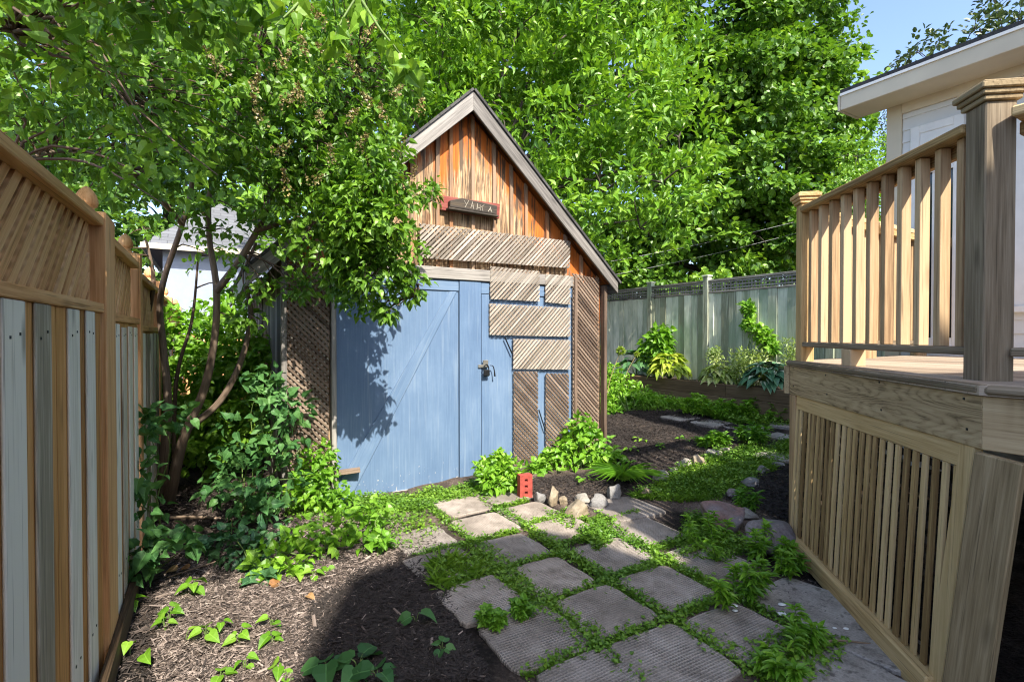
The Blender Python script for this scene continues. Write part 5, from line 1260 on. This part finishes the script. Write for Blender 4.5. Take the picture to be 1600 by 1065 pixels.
lb_ = TB(); lb_.add([LP(160, 130, 2.5), np.array([-1.2, 1.5, 2.75]), np.array([-.75, .95, 2.75]), np.array([-.3, .85, 2.72]), np.array([.1, .98, 2.7])], [.018, .015, .012, .008, .004], 7, 6); lb_.build('stem', M_bark, lil)  # limb added to carry the out-of-view dapple leaves
C = np.concatenate(C); O = np.concatenate(O); Rr = np.concatenate(Rr)
# twigs from the nearest stem point towards each spray
sp = np.concatenate([smooth_path(p, 6)[8:] for p, r in stems])
sel = RNG.permutation(len(C))[:900]
for i in sel:
    d2 = ((sp - C[i]) ** 2).sum(1); j = int(d2.argmin())
    if d2[j] < .8: tb.add(limb_path(sp[j], C[i], .25, 4), [.007, .0055, .004, .002], 4, 2)
tb.build('twigs', M_bark, lil)
pos, ax, nr, lv = spray_leaves(C, Rr, O, 10, .2, .25, .8, .6)
n = len(pos); me = leaf_mesh('crown', pos, ax, nr, .055 * RNG.uniform(.6, 1.25, n) * np.clip(.62 + .11 * pos[:, 1], .75, 1.0), .35, 2, lv, .3); link('crown', me, L_lil, lil)
# spent seed heads
for (x, y, Y) in [(545, 45, 3.45), (520, 100, 3.4), (560, 120, 3.5), (585, 165, 3.6), (610, 150, 3.7), (480, 90, 3.3), (470, 160, 3.3), (540, 190, 3.5), (500, 185, 3.4), (430, 110, 3.1), (440, 165, 3.15), (600, 190, 3.65), (620, 240, 3.8), (560, 235, 3.6), (480, 285, 3.55), (450, 300, 3.5), (410, 190, 3.2), (390, 150, 3.15), (640, 285, 3.9), (590, 270, 3.75), (520, 260, 3.55), (430, 240, 3.4), (350, 120, 2.9), (375, 60, 3.0), (655, 175, 3.75), (570, 60, 3.5), (400, 30, 3.0), (510, 40, 3.4), (465, 40, 3.2)]:
    c = P(x, y, Y - .42); k = 70; t = RNG.random(k); a = rnd_dir(1)[0]; a[2] = abs(a[2]) + .6; a /= np.linalg.norm(a)
    pp = c + a * (t * .13)[:, None] + rnd_dir(k) * (.032 * (1.1 - t))[:, None]
    me = leaf_mesh('seed_head', pp, rnd_dir(k), rnd_dir(k), RNG.uniform(.012, .022, k), .4, 0); link('seed_head', me, L_seed, lil)

# a hanging twig of a nearer tree at the top of the frame
ov = thing('overhanging_branch', 'close hanging branch with large drooping leaves at the top centre', 'branch', P(560, -160, 1.6))
tb = TB(); bp = [P(470, -150, 1.65), P(540, -40, 1.6), P(590, 40, 1.56), P(622, 80, 1.54), P(640, 108, 1.53)]; tb.add(bp, [.008, .006, .004, .003, .002], 6, 6)
bp2 = [P(520, -70, 1.6), P(470, 0, 1.5), P(430, 40, 1.45)]; tb.add(bp2, [.005, .004, .002], 6, 5); bp3 = [P(560, -10, 1.58), P(530, 40, 1.55), P(520, 70, 1.55)]; tb.add(bp3, [.004, .003, .002], 6, 5); tb.build('twig', M_stem, ov)
pp = []; 
for path, k in ((bp, 26), (bp2, 14), (bp3, 10)):
    s = smooth_path(path, 10); idx = RNG.integers(len(s) // 4, len(s), k); pp.append(s[idx] + RNG.normal(0, .012, (k, 3)))
pp = np.concatenate(pp); n = len(pp); ax = RNG.normal(0, .55, (n, 3)); ax[:, 2] -= .9; nr = RNG.normal(0, .7, (n, 3)); nr[:, 1] -= .8; nr[:, 2] += .3
link('leaves', leaf_mesh('leaves', pp, ax, nr, RNG.uniform(.042, .074, n), .33, 2, None, .25), L_mag, ov)

# ------------------------------------------------------------------ shrubs and plants
def bush(name, label, cat, lst, per, L, wr, lmat, group=None, lod=2, droop=.2, stems=10, up=.4, base=None, stem_mat=None, stem_r=.006, crad=.09):
    """lst: (px,py,Y,rpx); leaves gathered on stems that rise from the base"""
    bl = pxblobs(lst); c0 = np.mean([c for c, r in bl], axis=0); b = base if base is not None else np.array([c0[0], c0[1], float(gz(c0[0], c0[1]))])
    root = thing(name, label, cat, b, group); C, Rr, O = [], [], []
    for c, r in bl:
        k = max(3, int(per * (.4 + 14 * r * r))); u, p = ellip(k, .35); q = c + p * r; q[:, 2] = np.maximum(q[:, 2], gz(q[:, 0], q[:, 1]) + .02); C.append(q); O.append(u); Rr.append(np.full(k, crad * .6 if r < .08 else crad))
    C = np.concatenate(C); O = np.concatenate(O); Rr = np.concatenate(Rr)
    if stems:
        tb = TB()
        for i in RNG.permutation(len(C))[:stems]:
            s = b + np.array([RNG.normal(0, .05), RNG.normal(0, .05), -.02]); tb.add(limb_path(s, C[i], .2, 4), [stem_r, stem_r * .8, stem_r * .6, stem_r * .3], 5, 3)
        tb.build('stems', stem_mat or M_stem, root)
    pos, ax, nr, lv = spray_leaves(C, Rr, O, 6, up, droop, .7, .5); n = len(pos)
    g_ = gz(pos[:, 0], pos[:, 1]) + .008; pos[:, 2] = np.maximum(pos[:, 2], g_)
    link('leaves', leaf_mesh('leaves', pos, ax, nr, L * RNG.uniform(.6, 1.2, n), wr, lod, lv, .3), lmat, root); return root
bush('leafy_shrub', 'dense dark green broad-leaved shrub in front of the left lattice panel', 'shrub', [(430, 630, 3.9, 42), (395, 680, 3.8, 55), (440, 690, 3.9, 36), (410, 750, 3.7, 50), (355, 740, 3.8, 24), (430, 770, 3.7, 36), (390, 815, 3.55, 36), (345, 770, 3.6, 20), (410, 600, 4.0, 25), (460, 640, 3.95, 20)], 13, .072, .43, L_bush, stems=22, base=G(385, 800))
bush('leafy_shrub', 'clump of large dull green leaves between the fence post and the lilac stems', 'shrub', [(230, 670, 3.2, 32), (255, 650, 3.4, 30), (232, 740, 3.1, 26), (225, 790, 3.0, 24)], 8, .085, .40, L_bush, stems=8, base=G(236, 840))
bush('ground_vine', 'broad-leaved vine sprawling at the foot of the cedar fence', 'plant', [(235, 845, 2.85, 34), (265, 855, 2.8, 30), (225, 870, 2.75, 22), (290, 850, 2.85, 18)], 8, .085, .40, L_bush, stems=6, base=G(240, 880))
bush('understory_plant', 'sunlit yellow green plants growing behind the lilac stems', 'plant', [(300, 600, 4.9, 60), (350, 560, 5.0, 60), (380, 640, 4.9, 60), (310, 690, 4.8, 50), (280, 530, 5.2, 45), (350, 490, 5.3, 40), (400, 560, 5.0, 40)], 46, .085, .34, L_vine, stems=20, base=G(340, 720))
bush('grape_vine', 'bright green vine climbing at the left corner of the shed beside the doors', 'vine', [(490, 745, 4.05, 30), (510, 770, 4.0, 32), (475, 775, 3.95, 26), (500, 715, 4.1, 18), (530, 785, 4.05, 20)], 44, .046, .48, L_vine, stems=8, base=G(495, 800))
bush('bindweed_patch', 'patch of bright heart-shaped leaves on the mulch below the blue door', 'plant', [(480, 835, 3.2, 42), (520, 820, 3.3, 36), (450, 850, 3.15, 28), (420, 870, 3.05, 24), (500, 870, 3.1, 20), (430, 890, 2.95, 18), (460, 890, 2.95, 16), (550, 815, 3.4, 18)], 12, .058, .46, L_vine, stems=8, base=G(480, 870))
bush('bindweed_patch', 'smaller group of heart-shaped leaves between the mulch and the mulch strewn paver', 'plant', [(585, 815, 3.45, 24), (575, 845, 3.3, 22), (600, 850, 3.3, 14), (590, 790, 3.6, 14)], 14, .056, .46, L_vine, stems=5, base=G(585, 865))
bush('dead_nettle', 'low silvery green plants under the shrub at the mulch edge', 'plant', [(385, 865, 3.15, 26), (350, 850, 3.2, 24), (420, 840, 3.3, 24), (410, 905, 2.9, 16)], 24, .06, .42, L_hblue, stems=4, base=G(385, 890))
bush('ground_elder', 'tall bright weed clump against the blue door left of the brick', 'weed', [(785, 738, 4.55, 24), (770, 752, 4.5, 22), (800, 748, 4.5, 20), (760, 730, 4.6, 12), (780, 718, 4.6, 10)], 75, .065, .28, L_weed, stems=14, lod=1, base=G(782, 768), crad=.07)
bush('grape_vine', 'bright vine spreading over the mulch at the right corner of the shed', 'vine', [(905, 690, 5.3, 30), (880, 710, 5.2, 24), (930, 700, 5.25, 26), (915, 665, 5.35, 16), (860, 725, 5.1, 18), (950, 715, 5.2, 14), (840, 735, 5.0, 12)], 30, .066, .46, L_vine, stems=10, base=G(905, 725))
bush('daylily', 'grassy strap-leaved plant where the stone row meets the shaded bed', 'plant', [(975, 722, 4.9, 12)], 5, .06, .2, L_weed, stems=0, lod=1, base=G(975, 748))
sets = []
gq = G(975, 750); k = 60; a = RNG.uniform(0, 6.28, k)
o = bpy.data.objects.get('daylily')
link('blades', leaf_mesh('blades', np.tile(gq, (k, 1)) + RNG.normal(0, .02, (k, 3)) * np.array([1, 1, 0]), np.column_stack([np.cos(a) * .7, np.sin(a) * .7, np.full(k, .9)]), np.column_stack([-np.cos(a), -np.sin(a), np.full(k, .6)]), RNG.uniform(.18, .34, k), .035, 1, None, .7), L_weed, o)
WG = 'tall weeds by the deck'
def weed(label, px, py, hpx, wpx, n=7, L=.065, wr=.2, mat=None, group=WG, name='weed_clump'):
    """upright stems with whorls of narrow leaves"""
    g = G(px, py); sc = g[1] / 800; H = hpx * sc; Wd = wpx * sc / 2; root = thing(name, label, 'weed', g, group); tb = TB(); P_, A_, N_ = [], [], []
    for i in range(n):
        a = RNG.uniform(0, 6.28); rr = math.sqrt(RNG.random()) * Wd; b = g + np.array([math.cos(a) * rr * .7, math.sin(a) * rr * .7, 0]); h = H * RNG.uniform(.55, 1.0) * (1 - .35 * rr / Wd)
        t = b + np.array([math.cos(a) * rr * .45, math.sin(a) * rr * .45, h]); path = smooth_path([b, (b + t) / 2 + RNG.normal(0, .012, 3), t], 6); tb.add(path, np.linspace(.0035, .0012, len(path)), 5)
        for f in np.linspace(.18, 1, 11):
            p = path[min(len(path) - 1, int(f * (len(path) - 1)))]
            for q in range(5 if f > .9 else 4):
                aa = RNG.uniform(0, 6.28); P_.append(p); A_.append((math.cos(aa), math.sin(aa), RNG.uniform(.05, .7) + (.5 if f > .9 else 0))); N_.append((-math.cos(aa) * .4, -math.sin(aa) * .4, 1))
    tb.build('stems', M_stem, root); k = len(P_)
    link('leaves', leaf_mesh('leaves', np.array(P_), np.array(A_), np.array(N_) + RNG.normal(0, .2, (k, 3)), L * RNG.uniform(.55, 1.15, k), wr, 1, None, .3), mat or L_weed, root); return root
weed('leafy weed clump in front of the reddish boulder', 1130, 862, 62, 120, 9, .056, .17)
weed('tall weed clump with fingered leaves left of the deck skirt, behind the white scraps', 1150, 940, 85, 110, 9, .06, .19)
weed('weed growing over the foot of the violet boulder', 1200, 872, 72, 70, 6, .058, .18)
weed('dark weed clump touching the deck post and kick board', 1232, 895, 52, 60, 6, .058, .24)
weed('weed rising from the crack between the two slabs at the bottom right', 1245, 1012, 68, 56, 6, .055, .17)
weed('low weed at the bottom right corner of the path', 1215, 1058, 40, 70, 7, .055, .2)
weed('single tall weed stem beside the white flat stone', 1168, 800, 48, 26, 5, .06, .22)
weed('round green tuft on the corner of the near paver beside the mulch', 770, 980, 34, 36, 16, .035, .4, group=None, name='weed_tuft')
weed('small tuft in the grassy joint left of the near pavers', 815, 965, 30, 34, 10, .04, .35, group=None, name='weed_tuft')
BG = 'weeds in front of the raised bed'
weed('pale leafy weed standing left among the weeds before the timbers', 1090, 648, 40, 60, 14, .085, .2, group=BG)
weed('broad weed mound in the middle before the bed timbers', 1140, 652, 34, 76, 16, .085, .22, group=BG)
weed('dense weed mound before the timbers below the white-edged hosta', 1195, 654, 34, 76, 16, .085, .24, group=BG)
weed('weed beside the deck corner, rightmost before the timbers', 1232, 650, 30, 40, 10, .085, .25, group=BG)
weed('small weed sprouting at the end of the stone row', 1125, 700, 30, 40, 9, .07, .2, group=BG)
weed('narrow weed in the shadow band on the dark mulch', 1107, 697, 20, 26, 6, .06, .24, group=BG)
weed('weed beside the stepping slab near the deck post', 1176, 690, 36, 50, 10, .08, .2, group=BG)
bush('ground_elder', 'wide bed of bright ferny ground elder right of the shed corner', 'plant', [(965, 614, 7.9, 30), (1000, 630, 7.7, 22), (950, 640, 7.5, 20), (1030, 634, 7.7, 16), (952, 590, 8.2, 20), (990, 614, 7.9, 18), (1050, 638, 7.7, 12)], 50, .085, .26, L_vine, stems=14, lod=1, base=G(985, 640))
def hosta(label, px, py, wpx, hpx, mat, L, n, wr=.36, Y=None, name='hosta'):
    b_a = BA + .22; b, z = PLa(px, py, b_a); g = W(b_a, b, BZ - .03); sc = g[1] / 800; H = hpx * sc; Wd = wpx * sc / 2; root = thing(name, label, 'plant', g); a = RNG.uniform(0, 6.28, n); f = np.sqrt(RNG.random(n))
    pos = g + np.column_stack([np.cos(a) * Wd * f * .55, np.sin(a) * Wd * f * .55, H * (.25 + .6 * (1 - f ** 2))]); ax = np.column_stack([np.cos(a), np.sin(a), .75 - .9 * f]); nr = np.column_stack([-np.cos(a) * .4, -np.sin(a) * .4, np.full(n, 1.)]) + RNG.normal(0, .2, (n, 3))
    tb = TB()
    for i in range(0, n, 3): tb.add([g, (g + pos[i]) / 2 + Z * .02, pos[i]], [.004, .0035, .003], 5, 3)
    tb.build('stalks', M_stem, root); link('leaves', leaf_mesh('leaves', pos, ax, nr, L * RNG.uniform(.7, 1.15, n), wr, 2, None, .45), mat, root); return root
hosta('blue green hosta at the left end of the raised bed', 994, 576, 66, 42, L_hblue, .20, 40)
hosta('golden yellow hosta spilling over the bed timber', 1046, 582, 84, 44, L_hgold, .17, 110)
hosta('cream and green variegated hosta in the middle of the bed', 1122, 588, 72, 32, L_hvar, .14, 90)
hosta('dark green hosta with white leaf edges at the deck end of the bed', 1200, 600, 86, 44, L_hedge, .22, 64)
def bedplant(name, label, pts, per, L, wr, mat, cat='plant', a_=None, **k):
    lst = []
    for (px, py, r) in pts:
        a0 = a_ or BA + .4; b, z = PLa(px, py, a0); lst.append((px, py, W(a0, b, 0)[1], r))
    b0, _ = PLa(np.mean([p[0] for p in pts]), 560, a_ or BA + .4); return bush(name, label, cat, lst, per, L, wr, mat, base=W(a_ or BA + .4, b0, BZ - .04), **k)
bedplant('tall_perennial', 'upright leafy green perennial behind the golden hosta', [(1024, 540, 18), (1030, 525, 14), (1018, 560, 14), (1034, 545, 12)], 60, .12, .34, L_weed, stems=8, lod=1)
bedplant('astilbe', 'feathery pinkish green astilbe bush in the raised bed', [(1160, 572, 24), (1175, 560, 20), (1150, 585, 20), (1185, 578, 18)], 70, .06, .22, L_hvar, stems=10, lod=0)
bedplant('climbing_vine', 'thin vine climbing the grey fence above the white-edged hosta', [(1170, 490, 6), (1174, 505, 8), (1185, 518, 10), (1198, 530, 9), (1206, 545, 8), (1168, 478, 4)], 36, .09, .34, L_vine, 'vine', a_=GA - .08, stems=6, lod=1)
bedplant('feathery_plant', 'airy pale foliage on the fence near the deck railing', [(1236, 540, 10), (1240, 560, 12), (1230, 572, 12)], 50, .05, .2, L_hvar, a_=GA - .15, stems=5, lod=0)
bedplant('small_perennial', 'small pale plant in front of the fence post in the bed', [(1118, 560, 9), (1116, 548, 6)], 60, .05, .25, L_hvar, stems=3, lod=0)
for (px, py, fx, fy, r, lab) in [(941, 543, 930, 640, 5.5, 'round green allium head nearest the shed corner'), (970, 548, 944, 640, 8.5, 'largest yellow green allium head, in the middle of the three'), (995, 553, 968, 620, 5.5, 'small allium head above the blue green hosta')]:
    g = G(fx, fy); h = P(px, py, g[1] + .1); root = thing('allium', lab, 'flower', g, 'allium seed heads beside the shed'); TB().add([g, (g + h) / 2 + np.array([-.03, 0, .03]), h], [.006, .005, .004], 6, 5).build('stalk', M_stem2, root)
    k = 150; u = rnd_dir(k); rr = r / 800 * h[1]; link('flower_head', leaf_mesh('flower_head', h + u * rr * .35, u, rnd_dir(k), rr * RNG.uniform(.5, .75, k), .22, 0), L_hgold, root)
# seedlings on the mulch
SEED = [(300, 925, 5, .07, 'heart-leaved seedling at the end of the twig on the mulch'), (265, 968, 4, .06, 'seedling on the edge of the fence shadow'), (258, 985, 3, .05, 'smaller seedling right on the shadow edge'), (290, 998, 1, .06, 'single leaf seedling left of the middle pair on the sunny mulch'), (322, 995, 4, .07, 'largest seedling in the middle of the sunny mulch'), (345, 985, 3, .05, 'seedling close behind the largest one'), (374, 1000, 4, .055, 'seedling in the centre right of the sunny mulch, casting a small shadow'),
        (424, 978, 3, .055, 'upper of the two seedlings at the right edge of the sunny mulch'), (424, 1008, 4, .055, 'lower of the two seedlings at the right edge of the sunny mulch'), (382, 1046, 4, .05, 'flat seedling near the bottom edge of the sunny mulch'), (436, 1056, 4, .065, 'seedling at the bottom edge where the sunny mulch ends'), (345, 1062, 3, .06, 'seedling cut by the bottom edge of the photo'), (202, 945, 4, .07, 'seedling leaning on the kick board of the fence'), (225, 1030, 1, .075, 'single broad leaf in the fence shadow'), (203, 1018, 2, .05, 'tiny two-leaved seedling in the fence shadow'),
        (385, 912, 2, .05, 'seedling beside the orange dead leaf'), (490, 905, 4, .055, 'seedling below the bindweed patch'), (690, 1020, 4, .065, 'seedling on the dark mulch beside the near paver'), (650, 972, 2, .085, 'long leaf lying on the black mulch'), (560, 1048, 6, .11, 'big broad-leaved seedling on the black mulch at the bottom edge'), (590, 1062, 4, .10, 'round-leaved seedling right of the big one at the bottom edge'), (510, 1050, 4, .11, 'dark leaves on a trailing stem at the bottom edge'), (1115, 690, 0, .05, '')]
for (px, py, k, L, lab) in SEED:
    if not k: continue
    g = G(px, py); root = thing('seedling', lab, 'plant', g, 'vine seedlings on the mulch'); tb = TB(); pp, aa, nn = [], [], []; a0 = RNG.uniform(0, 6.28)
    for i in range(k):
        a = a0 + i * 6.28 / k + RNG.normal(0, .3); h = RNG.uniform(.02, .06); p = g + np.array([math.cos(a) * L * .25, math.sin(a) * L * .25, h]); tb.add([g - Z * .01, (g + p) / 2 + Z * .012, p], [.002, .0017, .0015], 5, 3); pp.append(p); aa.append((math.cos(a), math.sin(a), RNG.uniform(-.25, .15))); nn.append((RNG.normal(0, .25), RNG.normal(0, .25) - .15, 1))
    tb.build('stalks', M_stem, root); link('leaves', leaf_mesh('leaves', np.array(pp), np.array(aa), np.array(nn), L * RNG.uniform(.75, 1.1, k), .42, 2, None, .3), L_vine if px < 600 and py < 1040 or px < 450 else L_bush, root)
for (px, py, k, L, lab) in [(915, 752, 4, .05, 'little pale seedling in the middle of the dark mulch corner'), (1005, 690, 5, .05, 'pale little seedling in the wide sunny mulch behind'), (1030, 700, 5, .05, 'second pale little seedling in the wide sunny mulch, nearer the railing shadow'), (985, 705, 4, .05, 'leftmost little seedling in the wide sunny mulch'), (1073, 688, 4, .055, 'little seedling at the edge of the shadow band')]:
    g = G(px, py); root = thing('seedling', lab, 'plant', g, 'seedlings in the back mulch'); a = RNG.uniform(0, 6.28, k * 3); n = k * 3; r = RNG.uniform(0, .09, n)
    pp = g + np.column_stack([np.cos(a) * r, np.sin(a) * r, RNG.uniform(.01, .05, n)]); link('leaves', leaf_mesh('leaves', pp, np.column_stack([np.cos(a), np.sin(a), np.full(n, .1)]), np.column_stack([RNG.normal(0, .3, n), RNG.normal(0, .3, n), np.ones(n)]), L * RNG.uniform(.6, 1.1, n), .42, 1, None, .2), L_weed, root)
    tb = TB(); [tb.add([g - Z * .01, (g + p) / 2 + Z * .01, p], [.0018, .0015, .0012], 4, 2) for p in pp[::3]]; tb.build('stalks', M_stem, root)
# utility wires between the trees
M_wire = plain('wire', (.30, .31, .31), .5, bmp=0)
for (x0, y0, x1, y1, Y, lab) in [(950, 398, 1300, 322, 12.2, 'upper utility wire crossing in front of the maple'), (975, 420, 1300, 335, 12.4, 'lower utility wire crossing in front of the maple')]:
    p, q = P(x0 - 300, y0 + 62, Y), P(x1 + 250, y1 - 55, Y); m_ = (p + q) / 2 - Z * .25; tb = TB(); tb.add([p, m_, q], .0045, 5, 10); o = tb.build('utility_wire', M_wire); own_origin(o); tag(o, lab, 'wire', 'utility wires')
# ------------------------------------------------------------------ daylight
SUN_AZ = R(27.0); SUN_EL = R(45)             # sun behind the viewpoint, to the right
sv = Vector((math.sin(SUN_AZ) * math.cos(SUN_EL), -math.cos(SUN_AZ) * math.cos(SUN_EL), math.sin(SUN_EL)))
sl = bpy.data.lights.new('sun', 'SUN'); sl.energy = 3.3; sl.angle = R(0.53); sl.color = (1.0, .94, .82)
so_ = bpy.data.objects.new('sun', sl); COL.objects.link(so_); so_.rotation_euler = sv.to_track_quat('Z', 'Y').to_euler(); so_.location = sv * 60
w = bpy.data.worlds.new('World'); scene.world = w; w.use_nodes = True; nt = w.node_tree; nt.nodes.clear()
ow = nt.nodes.new('ShaderNodeOutputWorld'); bg = nt.nodes.new('ShaderNodeBackground'); sk = nt.nodes.new('ShaderNodeTexSky')
sk.sky_type = 'NISHITA'; sk.sun_disc = False; sk.sun_elevation = SUN_EL; sk.sun_rotation = math.atan2(sv.x, sv.y); sk.air_density = 0.8; sk.dust_density = 1.6; sk.ozone_density = 1.0; sk.altitude = 100
bg.inputs[1].default_value = 0.14; nt.links.new(sk.outputs[0], bg.inputs[0]); nt.links.new(bg.outputs[0], ow.inputs[0])
vs = scene.view_settings; vs.view_transform = 'Standard'; vs.look = 'None'; vs.exposure = 1.65; vs.gamma = 1.0; vs.use_curve_mapping = False
scene.render.engine = 'CYCLES'; cy = scene.cycles; cy.max_bounces = 8; cy.diffuse_bounces = 4; cy.transmission_bounces = 4; cy.use_denoising = True; cy.denoiser = 'OPENIMAGEDENOISE'; cy.denoising_input_passes = 'RGB_ALBEDO_NORMAL'; cy.denoising_prefilter = 'ACCURATE'; cy.pixel_filter_type = 'BLACKMAN_HARRIS'; cy.filter_width = 1.15; cy.sample_clamp_indirect = 6
